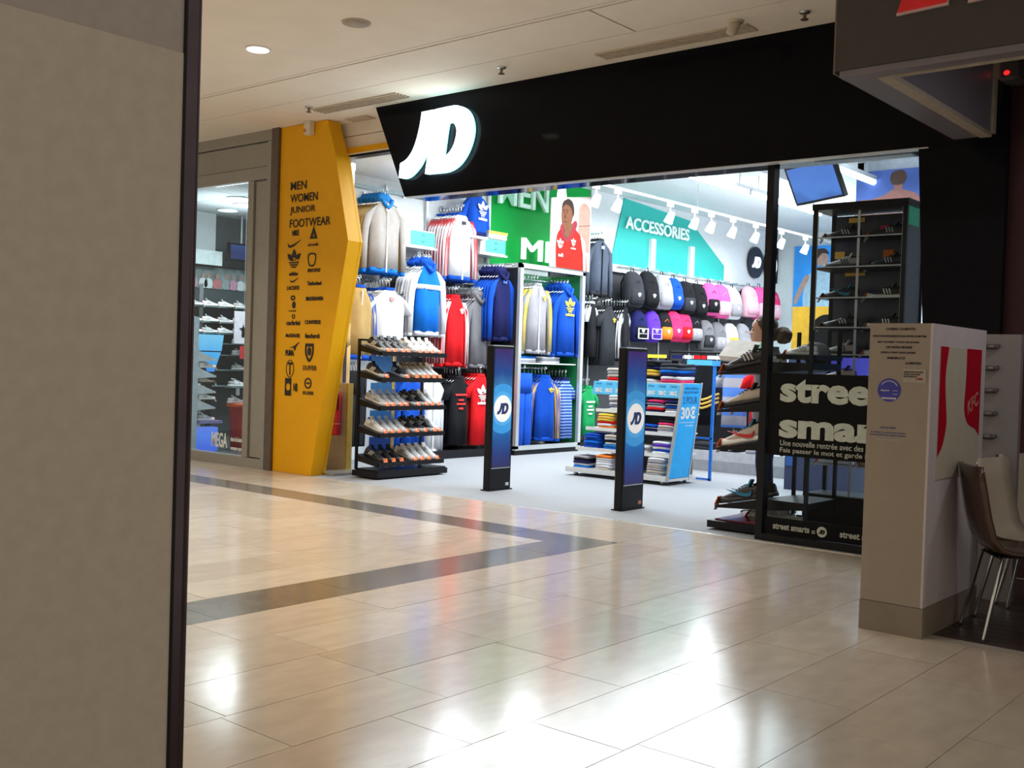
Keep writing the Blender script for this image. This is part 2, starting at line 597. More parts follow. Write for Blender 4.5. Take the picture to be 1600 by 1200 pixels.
MB().cyl((-7.13, -2.36, 4.392), (-7.13, -2.36, 4.380), 0.13, 0.125, 24).build('trim_ring', M('speaker_ring', (0.5, 0.44, 0.36), 0.6), t, True)
MB().cyl((-7.13, -2.36, 4.381), (-7.13, -2.36, 4.376), 0.11, 0.11, 24).build('grille', off_lamp, t, True)

# ------------------------------------------------------------------ foreground column at the left edge
t = thing('column', 'large greige panelled column with dark metal edge in the left foreground', 'column', (-1.85, -8.3, 0))
t['kind'] = 'structure'
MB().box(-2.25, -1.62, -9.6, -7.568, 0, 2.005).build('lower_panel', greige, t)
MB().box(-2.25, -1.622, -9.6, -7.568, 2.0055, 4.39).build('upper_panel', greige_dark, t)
MB().box(-2.25, -1.618, -7.565, -7.538, 0, 4.39).build('edge_trim', dark_metal, t)
MB().box(-1.628, -1.6175, -7.570, -7.565, 0, 4.39).build('edge_shadow_gap', black, t)
MB().cyl((-1.622, -7.545, 0), (-1.622, -7.545, 4.39), 0.006, 0.006, 8).build('edge_bead', dark_metal, t, True)

# ------------------------------------------------------------------ neighbour shop front (grey frame, glass, interior)
nb = thing('neighbour_shopfront', 'grey metal shop front frame left of the yellow column', 'shop front', (-12.4, 0, 0))
nb['kind'] = 'structure'
MB().box(-17.5, -11.34, -0.02, 0.12, 4.25, 4.39).build('top_rail', grey_frame, nb)
MB().box(-17.5, -11.44, 0.0, 0.12, 3.93, 4.235).build('bulkhead_panel', grey_frame, nb)
MB().box(-17.5, -11.44, -0.02, 0.12, 3.76, 3.92).build('window_head', grey_frame, nb)
MB().box(-11.44, -11.345, -0.02, 0.14, 0, 4.245).build('corner_post', grey_frame, nb)
MB().box(-11.835, -11.72, -0.02, 0.12, 0.13, 3.755).build('window_jamb', grey_frame, nb)
MB().box(-11.70, -11.45, 0.005, 0.12, 0.14, 3.745).build('side_panel', grey_frame, nb)
MB().box(-17.5, -11.44, -0.02, 0.14, 0.0, 0.125).build('window_sill', grey_frame, nb)
MB().box(-17.5, -11.842, 0.04, 0.05, 0.13, 3.755).build('pane', sheet_glass, nb)
MB().box(-11.34, -11.20, -0.04, 0.16, 0, 4.39).build('brown_edge_strip', brown_strip, nb)
printw = M('white_print', (0.80, 0.82, 0.80), 0.6)
text('MEGA', printw, nb, (-12.41, 0.034, 0.31), 0.36, 0.20, bold=0.02)
for k in range(2):
    text('choix de baskets' if k == 0 else 'marques sport', printw, nb, (-12.02, 0.034, 0.34 - k * 0.13), 0.27, 0.06, bold=0.01)
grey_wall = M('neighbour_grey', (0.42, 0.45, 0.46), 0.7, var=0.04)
nceil = structure(MB().box(-17.2, -11.80, 0.16, 5.6, 3.95, 4.05).build('ceiling', grey_wall), 'grey panelled ceiling inside the neighbour shop')
for i in range(7):
    for j in range(4):
        MB().box(-17.0 + i * 0.75, -16.27 + i * 0.75, 0.2 + j * 1.3, 1.48 + j * 1.3, 3.935, 3.952).build('ceiling_panel', grey_wall, nceil)
structure(MB().box(-17.2, -11.80, 0.16, 5.6, -0.06, 0.0).build('floor', M('neighbour_floor', (0.10, 0.11, 0.11), 0.25)), 'dark shiny floor inside the neighbour shop')
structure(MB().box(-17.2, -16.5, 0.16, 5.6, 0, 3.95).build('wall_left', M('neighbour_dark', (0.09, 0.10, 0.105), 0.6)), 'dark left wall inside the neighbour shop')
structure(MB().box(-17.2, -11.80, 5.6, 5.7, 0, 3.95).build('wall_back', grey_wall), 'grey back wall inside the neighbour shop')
structure(MB().box(-11.80, -11.755, 0.14, 16.0, 0, 4.75).build('wall_left', shopwhite), 'white left wall of the sports shop')

# ------------------------------------------------------------------ yellow column with brand list
yc = thing('yellow_column', 'tall yellow angular column printed with a black list of departments and brands', 'column', (-10.6, 0.1, 0))
front = [(-11.195, 0), (-10.44, 0), (-9.86, 2.89), (-10.14, 3.96), (-10.30, 4.385), (-11.195, 4.385)]
MB().prism(front, 'Y', 0.0, 0.20).build('front_panel', yellow, yc)
side = MB()
e = front[1:4]
for (a, az), (b, bz) in zip(e, e[1:]):
    side.add([(a, 0.19, az), (b, 0.19, bz), (b, 0.235, bz), (a, 0.235, az), (a - .05, 0.19, az), (b - .05, 0.19, bz), (b - .05, 0.235, bz), (a - .05, 0.235, az)],
             [(0, 1, 2, 3), (4, 7, 6, 5), (3, 2, 6, 7), (0, 4, 5, 1), (0, 3, 7, 4), (1, 5, 6, 2)])
side.build('edge_return', yellow, yc)
for k, (s, wd) in enumerate((('MEN', 0.31), ('WOMEN', 0.53), ('JUNIOR', 0.49), ('FOOTWEAR', 0.78))):
    text(s, blackp, yc, (-10.97 + wd / 2, -0.004, 3.625 - k * 0.158), wd, 0.105, bold=0.006)
def lg(poly, x, z, k):
    me = outline([sc(p, k) for p in poly], blackp, 'brand_mark', 0.003)
    link('brand_mark', me, yc, Vector((x, -0.004, z)) - Vector(yc.location), FACE_FRONT)
rows = [2.87, 2.64, 2.36, 2.17, 1.90, 1.76, 1.54, 1.32, 1.09]
LX, RX = -10.87, -10.50
text('NIKE', blackp, yc, (LX + .02, -0.004, rows[0] + 0.16), 0.13, 0.07, bold=0.02)
lg([SWOOSH], LX, rows[0] + 0.03, 0.26)
lg(trefoil(1), LX, rows[1] + 0.04, 0.26)
text('adidas', blackp, yc, (LX, -0.004, rows[1] - 0.12), 0.17, 0.05, bold=0.02)
lg([SWOOSH], LX + .02, rows[2] + 0.08, 0.16)
text('LACOSTE', blackp, yc, (LX, -0.004, rows[2] - 0.02), 0.24, 0.05, bold=0.02)
lg([ellipse(0, 0.2, .2, .15), ellipse(0, 0.2, .1, .07), ellipse(0.1, -0.2, .15, .2)], LX, rows[3], 0.22)
text('le coq sportif', blackp, yc, (LX, -0.004, rows[3] - 0.12), 0.14, 0.025, bold=0.0)
text('carbrini', blackp, yc, (LX + .02, -0.004, rows[4]), 0.27, 0.06, bold=0.03)
lg([ellipse(0, 0, .2, .2), ellipse(0, 0, .13, .13)], LX + .02, rows[4] + .08, 0.15)
text('McKENZIE', blackp, yc, (LX + .02, -0.004, rows[5] - .02), 0.28, 0.045, bold=0.02)
text('PUMA', blackp, yc, (LX - .03, -0.004, rows[6] - .02), 0.17, 0.075, bold=0.04)
lg([smooth_poly([(-.5, -.1), (0, .05), (.5, .3), (.2, .0), (.1, -.25), (-.1, -.05)])], LX + .05, rows[6] + .06, 0.2)
lg([ellipse(0, 0, .28, .4), ellipse(0, 0, .25, .37)], LX - .02, rows[7], 0.28)
text('T', blackp, yc, (LX - .02, -0.004, rows[7]), 0.09, 0.16, bold=0.01)
lg([[(-.5, -.5), (.05, -.5), (.05, .5), (-.5, .5)], ellipse(-.22, 0.0, .2, .22)], LX, rows[8], 0.22)
text('NB', blackp, yc, (LX + .1, -0.004, rows[8]), 0.08, 0.10, bold=0.01)
lg([[(-.3, -.2), (.3, -.2), (0, .45)], [(-.08, -.1), (.08, -.1), (0, .15)]], RX, rows[0] + 0.12, 0.24)
text('airwalk', blackp, yc, (RX, -0.004, rows[0] - 0.0), 0.2, 0.035, bold=0.01)
lg([smooth_poly([(-.3, .2), (-.2, -.3), (.2, -.3), (.3, .2), (0, .3)]), smooth_poly([(-.24, .15), (-.16, -.24), (.16, -.24), (.24, .15), (0, .23)])], RX - .02, rows[1] + .05, 0.26)
text('BENCH SPORT', blackp, yc, (RX + .03, -0.004, rows[1] - 0.09), 0.24, 0.045, bold=0.02)
text('Timberland', blackp, yc, (RX + .04, -0.004, rows[2] + .03), 0.27, 0.05, bold=0.03)
text('BROOKHAVEN', blackp, yc, (RX + .05, -0.004, rows[3] + .03), 0.32, 0.05, bold=0.03)
text('CONVERSE', blackp, yc, (RX + .03, -0.004, rows[4] + .01), 0.30, 0.05, bold=0.02)
text('fenchurch', blackp, yc, (RX + .03, -0.004, rows[5] - 0.02), 0.28, 0.06, bold=0.03)
lg([smooth_poly([(-.3, .4), (-.3, -.1), (0, -.5), (.3, -.1), (.3, .4)], (0, 4)), smooth_poly([(-.2, .25), (-.2, -.05), (0, -.35), (.2, -.05), (.2, .25)], (0, 4)), ellipse(0, .02, .14, .2)], RX - .02, rows[6], 0.26)
text('DUFFER', blackp, yc, (RX, -0.004, rows[7] + .02), 0.26, 0.06, bold=0.0)
lg([ellipse(0, 0, .4, .4), ellipse(0, 0, .3, .3), [(-.2, .05), (.2, .05), (.2, -.05), (-.2, -.05)]], RX - .03, rows[8] + .06, 0.17)
text('ELLESSE', blackp, yc, (RX - .02, -0.004, rows[8] - .06), 0.20, 0.04, bold=0.01)

# box sensor fixed to top of yellow column
t = thing('alarm_sensor', 'small beige alarm sensor on the top of the yellow column', 'sensor', (-10.58, -0.06, 4.3))
MB().cbox(-10.64, -10.53, -0.10, 0.0, 4.22, 4.40, 0.015).build('housing', M('sensor_white', (0.68, 0.6, 0.46), 0.5), t)
MB().box(-10.625, -10.59, -0.105, -0.10, 4.25, 4.29).build('sensor_window', M('sensor_red', (0.55, 0.18, 0.10), 0.4), t)

# recess between column and fascia
rc = thing('entrance_lintel', 'cream recess with thin yellow lintel between yellow column and fascia', 'lintel', (-9.9, 0.4, 4.1))
rc['kind'] = 'structure'
MB().box(-11.2, -8.6, 0.30, 0.42, 4.23, 4.39).build('upper_recess', cream_ceiling, rc)
MB().box(-11.2, -8.6, 0.305, 0.42, 4.085, 4.222).build('lower_recess', cream_ceiling, rc)
MB().box(-11.2, -8.6, 0.28, 0.42, 4.01, 4.08).build('yellow_strip', yellow, rc)
MB().box(-11.2, -8.6, 0.285, 0.42, 3.995, 4.008).build('white_strip', white, rc)
MB().box(-11.2, -8.6, 0.30, 0.42, 3.965, 3.994).build('black_strip', black, rc)

# ------------------------------------------------------------------ black fascia with lit letters, right pier
fa = thing('shop_fascia', 'glossy black slanted shop fascia carrying the lit white letters', 'fascia', (-6.0, -0.05, 3.3))
fp = [(-9.33, 4.388), (-8.81, 3.32), (-2.40, 3.28), (-2.40, 4.388)]
MB().prism(fp, 'Y', -0.10, 0.28).build('fascia_panel', gloss_black, fa)
MB().prism([(-8.82, 3.319), (-8.80, 3.312), (-2.98, 3.27), (-2.98, 3.277)], 'Y', -0.102, 0.0).build('lower_edge', M('edge_light', (0.6, 0.62, 0.62), 0.3), fa)
MB().prism([(-3.06, 3.30), (-2.40, 3.30), (-2.40, 0), (-2.86, 0)], 'Y', -0.08, 0.28).build('right_pier', gloss_black, fa)
for nm, polys, rim in (('letter_j', [SJ], 0), ('letter_d', [SD, SI], 0)):
    me = outline([sc(p, 1.08) for p in polys], led_white, nm, 0.03)
    o = link(nm, me, fa, Vector((-8.291, -0.15, 3.872)) - Vector(fa.location), FACE_FRONT)
    o['label'] = 'glowing white letter with pale cyan rim'
    me2 = outline([sc(p, 1.08) for p in polys], M('letter_return', (0.35, 0.85, 0.9), 0.4, emit=1.6, ecol=(0.25, 0.85, 0.95)), nm + '_return', 0.026)
    link(nm + '_return', me2, o, Vector((0, 0, -0.022)))

# ------------------------------------------------------------------ shop shell
sce = structure(MB().box(-11.8, -2.45, 0.42, 16.1, 4.72, 4.85).build('ceiling', shopwhite), 'white ceiling of the sports shop')
MB().box(-11.75, -9.0, 0.42, 3.4, 4.12, 4.72).build('dropped_bulkhead', shopwhite, sce)
structure(MB().box(-11.8, -6.6, 15.0, 15.1, 0, 4.75).build('wall_back', shopwhite), 'white back wall of the sports shop')
structure(MB().box(-6.7, -2.45, 7.5, 7.6, 0, 4.75).build('wall_right_back', M('shop_blue_grey', (0.55, 0.60, 0.68), 0.6)), 'pale blue grey wall behind the shoe tower')
structure(MB().box(-2.5, -2.40, 0.28, 7.6, 0, 4.75).build('wall_right', M('shop_dark', (0.08, 0.08, 0.10), 0.6)), 'dark right wall of the sports shop')
structure(MB().box(-6.7, -6.6, 7.5, 15.1, 0, 4.75).build('wall_inner', shopwhite), 'white inner return wall of the sports shop')
MB().box(-7.6, -7.0, 3.0, 7.0, 4.45, 4.72).build('ceiling_beam', M('beam_grey', (0.5, 0.52, 0.56), 0.6), sce)

# ------------------------------------------------------------------ shop window with printed bands
win = thing('window_1', 'tall clear shop window with black printed street band', 'window', (-3.7, 0.1, 0))
win['kind'] = 'structure'
MB().box(-4.36, -2.9, 0.10, 0.112, 0.0, 3.31).build('pane', sheet_glass, win)
MB().box(-4.42, -4.355, 0.06, 0.16, 0, 3.32).build('post', black, win)
MB().box(-4.36, -2.9, 0.05, 0.15, 0.0, 0.06).build('bottom_rail', black, win)
decal = M('black_vinyl', (0.008, 0.008, 0.009), 0.5, spec=0.08)
letter_grey = M('letter_sage', (0.50, 0.55, 0.48), 0.7)
small_grey = M('letter_small', (0.42, 0.44, 0.38), 0.7)
MB().box(-4.345, -3.0, 0.092, 0.099, 0.755, 1.475).build('black_band', decal, win)
text('street', letter_grey, win, (-3.765, 0.088, 1.325), 0.94, 0.205, bold=0.042)
text('smarts', letter_grey, win, (-3.645, 0.088, 1.012), 1.18, 0.20, bold=0.045)
text('Une nouvelle rentr\u00e9e avec des nouveaux', small_grey, win, (-3.72, 0.088, 0.868), 1.0, 0.050, bold=0.012)
text('Fais passer le mot et garde le style', small_grey, win, (-3.745, 0.088, 0.80), 0.95, 0.055, bold=0.012)
MB().box(-4.345, -3.0, 0.092, 0.099, 0.065, 0.21).build('black_base_band', decal, win)
text('street smarts', small_grey, win, (-4.09, 0.088, 0.135), 0.34, 0.05, bold=0.03)
text('=', small_grey, win, (-3.885, 0.088, 0.125), 0.03, 0.025, bold=0.02)
me = outline([ellipse(0, 0, .045, .045, 24)], letter_grey, 'logo_disc', 0.002)
link('logo_disc', me, win, Vector((-3.81, 0.089, 0.135)) - Vector(win.location), FACE_FRONT)
def jd_logo(k, mat, parent, c, rot, ext=0.003):
    m = outline([sc(SJ, k)] + [sc(SD, k), sc(SI, k)], mat, 'initials', ext)
    return link('initials', m, parent, Vector(c) - origin_of(parent), rot)
jd_logo(0.055, decal, win, (-3.81, 0.086, 0.135), FACE_FRONT)
text('street smarts', small_grey, win, (-3.46, 0.088, 0.135), 0.38, 0.05, bold=0.03)
# opposite sheet of the sliding door seen edge on: a thin yellowish line of light
MB().box(-4.33, -3.0, 0.085, 0.09, 0.055, 0.06).build('base_line', M('line_olive', (0.35, 0.36, 0.15), 0.4), win)

# ------------------------------------------------------------------ food counter pillar with notices
kp = thing('counter_pillar', 'greige counter pillar with printed notices, blue round sticker and red poster', 'pillar', (-2.27, -2.0, 0))
pgre = M('pillar_greige', (0.36, 0.305, 0.245), 0.5, var=0.03, bump=0.03)
plil = M('pillar_lilac', (0.58, 0.53, 0.55), 0.45, var=0.03)
MB().box(-2.448, -2.10, -2.45, -1.47, 0.175, 1.79).build('body', pgre, kp)
MB().box(-2.0995, -2.085, -2.45, -1.47, 0.175, 1.79).build('side_panel', plil, kp)
MB().box(-2.45, -2.083, -2.452, -1.47, 0.0, 0.172).build('base_plinth', M('plinth_stone', (0.27, 0.225, 0.18), 0.5, var=0.05), kp)
ink = M('ink_black', (0.03, 0.025, 0.025), 0.7)
inkb = M('ink_blue', (0.05, 0.06, 0.33), 0.7)
for s, cx, z, wd in (('CHERS CLIENTS', -2.27, 1.757, 0.17), ('NOUS VOUS INFORMONS QUE NOTRE COMPTOIR', -2.275, 1.715, 0.31), ('EST OUVERT TOUS LES JOURS', -2.28, 1.68, 0.24), ('DE ONZE HEURES', -2.275, 1.652, 0.15), ('JUSQU A VINGT DEUX HEURES', -2.28, 1.620, 0.20), ('MERCI', -2.29, 1.59, 0.10), ('LA DIRECTION', -2.19, 1.562, 0.09)):
    text(s, ink, kp, (cx, -2.452, z), wd, 0.013, bold=0.04, ext=0.001, name='notice_line')
pap = M('paper_beige', (0.46, 0.40, 0.34), 0.7)
MB().box(-2.245, -2.115, -2.4535, -2.451, 1.452, 1.53).build('small_notice', pap, kp)
for k, s in enumerate(('AFFICHAGE DES PRIX', 'ET DES ALLERGENES', 'INTERDIT')):
    text(s, ink, kp, (-2.185 - k * 0.008, -2.4545, 1.512 - k * 0.013), 0.11 - k * 0.016, 0.008, bold=0.03, ext=0.001, name='notice_line')
text('FUMER', M('ink_red', (0.4, 0.06, 0.08), 0.7), kp, (-2.15, -2.4545, 1.474), 0.04, 0.012, bold=0.04, ext=0.001, name='notice_line')
st = link('round_sticker', outline([ellipse(0, 0, .067, .067, 32)], M('sticker_blue', (0.045, 0.05, 0.40), 0.45), 'round_sticker', 0.001), kp, Vector((-2.322, -2.4525, 1.405)) - Vector(kp.location), FACE_FRONT)
st['label'] = 'round blue sticker with white print'
pale = M('sticker_pale', (0.55, 0.56, 0.66), 0.6)
text('espace', pale, st.parent, (-2.345, -2.455, 1.40), 0.05, 0.013, bold=0.03, ext=0.001)
link('sticker_arc', outline([ellipse(0, 0, .055, .055, 20, 25, 150) + ellipse(0, 0, .05, .05, 20, 150, 25)], pale, 'sticker_arc', 0.0008), kp, Vector((-2.322, -2.4545, 1.405)) - Vector(kp.location), FACE_FRONT)
MB().box(-2.365, -2.28, -2.4545, -2.4530, 1.352, 1.362).build('sticker_line', pale, kp)
for k in range(2):
    MB().box(-2.30, -2.272, -2.4545, -2.4530, 1.40 - k * .02, 1.403 - k * .02).build('sticker_line', pale, kp)
for z, wd, s in ((1.188, 0.09, 'avis aux clients'), (1.158, 0.2, 'la maison ne peut etre tenue'), (1.143, 0.21, 'responsable des objets perdus'), (1.118, 0.12, 'merci de votre aide')):
    text(s, inkb if z > 1.12 else pale, kp, (-2.32, -2.452, z), wd, 0.010, bold=0.02, ext=0.001, name='notice_line')
# poster on the side: red field with a cream shape, portrait left out
po = MB().box(-2.085, -2.079, -2.325, -1.575, 0.90, 1.665).build('side_poster', M('poster_cream', (0.50, 0.46, 0.37), 0.5, var=0.03), kp)
po['label'] = 'red and cream poster on the pillar side'
red_p = M('poster_red', (0.42, 0.006, 0.022), 0.45, var=0.03)
def side_shape(pts, mat, x=-2.0785, name='poster_shape', e=0.0012):
    me = outline([pts], mat, name, e)
    return link(name, me, po, Vector((x, 0, 0)) - origin_of(kp), FACE_RIGHT)
side_shape(smooth_poly([(-2.325, 1.665), (-2.19, 1.665), (-2.235, 1.50), (-2.215, 1.35), (-2.19, 1.22), (-2.24, 1.10), (-2.325, 1.03)], (0, 1, 6)), red_p)
side_shape(smooth_poly([(-1.86, 1.665), (-1.575, 1.665), (-1.575, 1.13), (-1.66, 1.175), (-1.80, 1.21), (-1.875, 1.30), (-1.86, 1.48)], (0, 1, 2)), red_p)
kfc = text('KFC', M('poster_pink', (0.55, 0.20, 0.17), 0.5), po, (-2.0765, -1.72, 1.335), 0.22, 0.085, FACE_RIGHT, bold=0.03, ext=0.0015, shear=0.2)
kfc.location = Vector((-2.0765, -1.72, 1.335)) - origin_of(kp)
kfc.rotation_euler = (R(90), R(-18), R(90))

# ------------------------------------------------------------------ second partition with wall pegs
pp = thing('grey_partition', 'grey partition panel with five short rails behind the counter pillar', 'partition', (-2.15, -1.0, 0))
MB().box(-2.45, -2.0, -1.0, -0.94, 0.0, 1.785).build('panel', M('partition_grey', (0.27, 0.25, 0.25), 0.4, var=0.03), pp)
pegm = M('peg_dark', (0.14, 0.12, 0.115), 0.35, 0.5)
for z in (1.70, 1.555, 1.405, 1.25, 1.095):
    m = MB().cyl((-2.31, -1.02, z), (-2.155, -1.02, z), 0.016, 0.016, 10)
    m.tube([(-2.16, -1.02, z), (-2.145, -1.022, z - .002), (-2.14, -1.01, z + .004), (-2.143, -0.995, z + .01)], 0.012, 8)
    m.build('rail', pegm, pp, True)

# ------------------------------------------------------------------ overhead sign box of the food counter
sb = thing('counter_sign', 'large grey overhead sign box of food counter with red letters', 'sign', (-1.2, -2.3, 3.3))
boxg = M('sign_grey', (0.052, 0.044, 0.041), 0.5, var=0.05)
lil = M('sign_lilac', (0.19, 0.17, 0.19), 0.4, var=0.04)
crm = M('sign_cream', (0.40, 0.345, 0.265), 0.6)
MB().box(-2.73, 1.4, -2.45, -2.20, 3.295, 4.38).build('front_box', boxg, sb)
MB().box(-2.735, -2.725, -2.452, -2.30, 3.28, 4.38).build('corner_trim', M('sign_olive', (0.16, 0.14, 0.09), 0.5), sb)
MB().box(-2.70, 1.4, -2.44, -2.33, 3.255, 3.294).build('lower_ledge', lil, sb)
MB().box(-2.50, 1.4, -2.33, -2.30, 3.245, 3.275).build('front_light_strip', crm, sb)
MB().box(-2.72, -2.50, -2.35, -0.30, 3.27, 3.60).build('side_beam', lil, sb)
MB().box(-2.52, -2.44, -2.32, -0.33, 3.255, 3.285).build('side_light_strip', crm, sb)
MB().box(-2.50, -2.42, -0.36, -0.30, 3.28, 4.38).build('end_edge', crm, sb)
MB().box(-2.49, -2.44, -2.3, -0.33, 3.285, 4.38).build('inner_face', lil, sb)
redl = M('letter_red', (0.55, 0.008, 0.012), 0.35, emit=0.10, ecol=(0.9, 0.02, 0.02))
pinkw = M('letter_edge', (0.65, 0.5, 0.47), 0.4)
for xs in (-2.36, -1.965):
    for nm, mt, g, y in (('letter_edge', pinkw, 0.0, -2.47), ('letter_face', redl, 0.012, -2.485)):
        MB().prism([(xs + g, 3.555 + g), (xs + .29 - g * .7, 3.565 + g), (xs + .29, 3.60), (xs + .20, 3.95), (xs + .19, 4.2), (xs + .12, 4.2), (xs + .10, 3.85)], 'Y', y, y + .02 if nm == 'letter_edge' else y + 0.015).build(nm, mt, sb)
t = thing('alarm_detector', 'small grey detector with a glowing red light on the dark red wall', 'detector', (-2.37, -0.18, 3.65))
MB().cbox(-2.44, -2.30, -0.25, 0.0, 3.68, 3.95, 0.02).build('housing', M('detector_grey', (0.10, 0.085, 0.085), 0.5), t)
MB().ell((-2.375, -0.255, 3.73), (0.022, 0.012, 0.018), 10, 6).build('warning_light', M('red_led', (0.9, 0.02, 0.02), 0.4, emit=1.2, ecol=(1, 0.02, 0.02)), t, True)

# dark food hall behind the counter
structure(MB().box(-2.40, 1.5, 0.0, 0.1, 0, 4.38).build('wall_counter', darkred), 'dark red wall behind the food counter')
structure(MB().box(1.4, 1.5, -2.4, 0.0, 0, 4.38).build('wall_counter_shade', darkred), 'unseen dark side wall added to shade the food counter')  # out of view, added to keep hall light off the counter
structure(MB().box(-2.44, 1.4, -2.2, 0.0, 4.30, 4.38).build('ceiling', M('counter_shade_ceiling', (0.02, 0.017, 0.017), 0.7)), 'unseen dark ceiling added to shade the food counter')  # unseen cover, added so the counter area stays dim
structure(MB().box(-2.44, 1.5, -2.40, 0.0, -0.05, -0.012).build('floor', M('deck_gap', (0.01, 0.008, 0.008), 0.8)), 'dark plank floor of the food counter')
deck = [o for o in COL.objects if o.get('label') == 'dark plank floor of the food counter'][0]
for k in range(20):
    y0 = -2.30 + k * 0.115
    MB().box(-2.44, 1.5, y0 + .004, y0 + .111, -0.015, 0.0).build('plank', wood_dark, deck)
structure(MB().box(-2.10, 1.5, -2.42, -2.305, -0.03, 0.004).build('trim_2', M('sill_stone', (0.42, 0.37, 0.31), 0.5, var=0.06)), 'pale stone sill along the counter floor')

# ------------------------------------------------------------------ chairs
def chair(label, loc, rz, outer, inner, group=None):
    t = thing('shell_chair', label, 'chair', loc, R(rz), group)
    # profile in (x, z): chair faces +x, curved shell of seat and back in one
    prof = [(-0.235, 0.985), (-0.215, 0.86), (-0.185, 0.70), (-0.150, 0.575), (-0.10, 0.515), (-0.03, 0.495), (0.08, 0.492), (0.19, 0.498), (0.25, 0.485)]
    def shell(off, th, wd):
        m = MB()
        L = []
        for k, (x, z) in enumerate(prof):
            a = Vector(prof[max(k - 1, 0)])
            b = Vector(prof[min(k + 1, len(prof) - 1)])
            d = (b - a).normalized()
            n = Vector((-d.y, d.x))
            if n.x < 0 and k < 4:
                n = -n
            if k >= 4 and n.y < 0:
                n = -n
            L.append((Vector((x, z)), n))
        rings = []
        for k, (p, n) in enumerate(L):
            h = wd * (0.88 if k == 0 else 0.97 if k in (1, 8) else 1.0)
            ring = []
            for yy, cc in ((-1, 0.02), (-0.5, 0.0), (0.5, 0.0), (1, 0.02)):
                q = p + n * (off + cc)
                ring.append((q.x, yy * h, q.y))
            for yy, cc in ((1, 0.02), (0.5, 0.0), (-0.5, 0.0), (-1, 0.02)):
                q = p + n * (off + cc - th)
                ring.append((q.x, yy * h, q.y))
            rings.append(ring)
        m.loft(rings)
        return m
    shell(0.0, 0.016, 0.22).build('shell_back', outer, t, True, world=False)
    shell(0.007, 0.006, 0.214).build('shell_lining', inner, t, True, world=False)
    for sx, bx in ((0.17, 0.23), (-0.08, -0.18)):
        for sy in (-1, 1):
            MB().tube([(sx, sy * .13, 0.474), (sx, sy * .17, 0.466), (bx, sy * .205, 0.02), (bx, sy * .206, 0.002)], 0.011, 8).build('leg', chrome, t, True, world=False)
    MB().box(-0.10, 0.19, -0.13, 0.13, 0.470, 0.478).build('seat_plate', black, t, world=False)
    return t
cream_shell = M('cream_shell', (0.50, 0.44, 0.33), 0.35, var=0.03)
brown_shell = M('brown_shell', (0.075, 0.04, 0.028), 0.18, var=0.10)
chair('dark brown shell chair nearest the counter pillar', (-1.775, -1.98, 0), 34, brown_shell, brown_shell)
chair('cream shell chair behind the dark brown chair', (-1.83, -1.44, 0), -12, brown_shell, cream_shell)
chair('cream shell chair furthest back at the right edge of the photo', (-1.84, -0.95, 0), -14, brown_shell, cream_shell)

# ------------------------------------------------------------------ cloth colours
def cloth(name, col, **k):
    return M('cloth_' + name, col, 0.9, var=k.pop('var', 0.08), nscale=k.pop('nscale', 9), bump=0.15, bscale=90, spec=0.2, **k)
c_beige = cloth('beige', (0.36, 0.325, 0.30))
c_tan = cloth('tan', (0.45, 0.29, 0.11))
c_cream = cloth('cream', (0.52, 0.46, 0.38))
c_blue = cloth('blue', (0.005, 0.065, 0.42))
c_teal = cloth('teal_blue', (0.015, 0.16, 0.42))
c_sky = cloth('sky', (0.005, 0.15, 0.62))
c_white = cloth('white', (0.72, 0.72, 0.75), var=0.03)
c_red = cloth('red', (0.62, 0.008, 0.012))
c_grey = cloth('grey', (0.17, 0.165, 0.175))
c_lgrey = cloth('light_grey', (0.33, 0.315, 0.34))
c_navy = cloth('navy', (0.008, 0.010, 0.07))
c_black = cloth('black', (0.007, 0.007, 0.009))
c_char = cloth('charcoal', (0.030, 0.031, 0.037))
c_denim = cloth('denim', (0.075, 0.09, 0.125))
c_yellow = cloth('yellow', (0.75, 0.55, 0.05))
c_gold = cloth('gold', (0.80, 0.48, 0.10))
c_green = cloth('green', (0.01, 0.28, 0.08))
c_purple = cloth('purple', (0.10, 0.03, 0.42))
c_pink = cloth('pink', (0.80, 0.10, 0.35))
c_rose = cloth('rose', (0.70, 0.03, 0.13))
c_lpink = cloth('pale_pink', (0.85, 0.45, 0.55))
c_orange = cloth('orange', (0.85, 0.20, 0.02))
c_khaki = cloth('khaki', (0.28, 0.24, 0.15))
p_white = M('print_white', (0.82, 0.82, 0.82), 0.7)
p_yellow = M('print_yellow', (0.80, 0.58, 0.06), 0.7)
p_red = M('print_red', (0.62, 0.02, 0.02), 0.7)
p_black = M('print_black', (0.02, 0.02, 0.02), 0.7)
tag_orange = M('tag_orange', (0.85, 0.16, 0.02), 0.6)
tag_white = M('tag_white', (0.82, 0.80, 0.76), 0.6)

def stripes_mat(name, a, b, n):
    if name in MATS:
        return MATS[name]
    m = M(name, a, 0.9, spec=0.2)
    nt = m.node_tree
    bs = nt.nodes['Principled BSDF']
    tc = nt.nodes.new('ShaderNodeTexCoord')
    wv = nt.nodes.new('ShaderNodeTexWave')
    wv.bands_direction = 'Z'
    wv.inputs['Scale'].default_value = n
    nt.links.new(tc.outputs['Object'], wv.inputs['Vector'])
    rp = nt.nodes.new('ShaderNodeValToRGB')
    rp.color_ramp.interpolation = 'CONSTANT'
    rp.color_ramp.elements[0].color = (*a, 1)
    rp.color_ramp.elements[1].color = (*b, 1)
    rp.color_ramp.elements[1].position = 0.5
    nt.links.new(wv.outputs['Fac'], rp.inputs[0])
    nt.links.new(rp.outputs[0], bs.inputs['Base Color'])
    return m
c_polo = stripes_mat('cloth_polo_stripe', (0.02, 0.05, 0.30), (0.25, 0.40, 0.75), 7)
c_rugby = stripes_mat('cloth_rugby_stripe', (0.10, 0.25, 0.70), (0.40, 0.40, 0.45), 1.35)

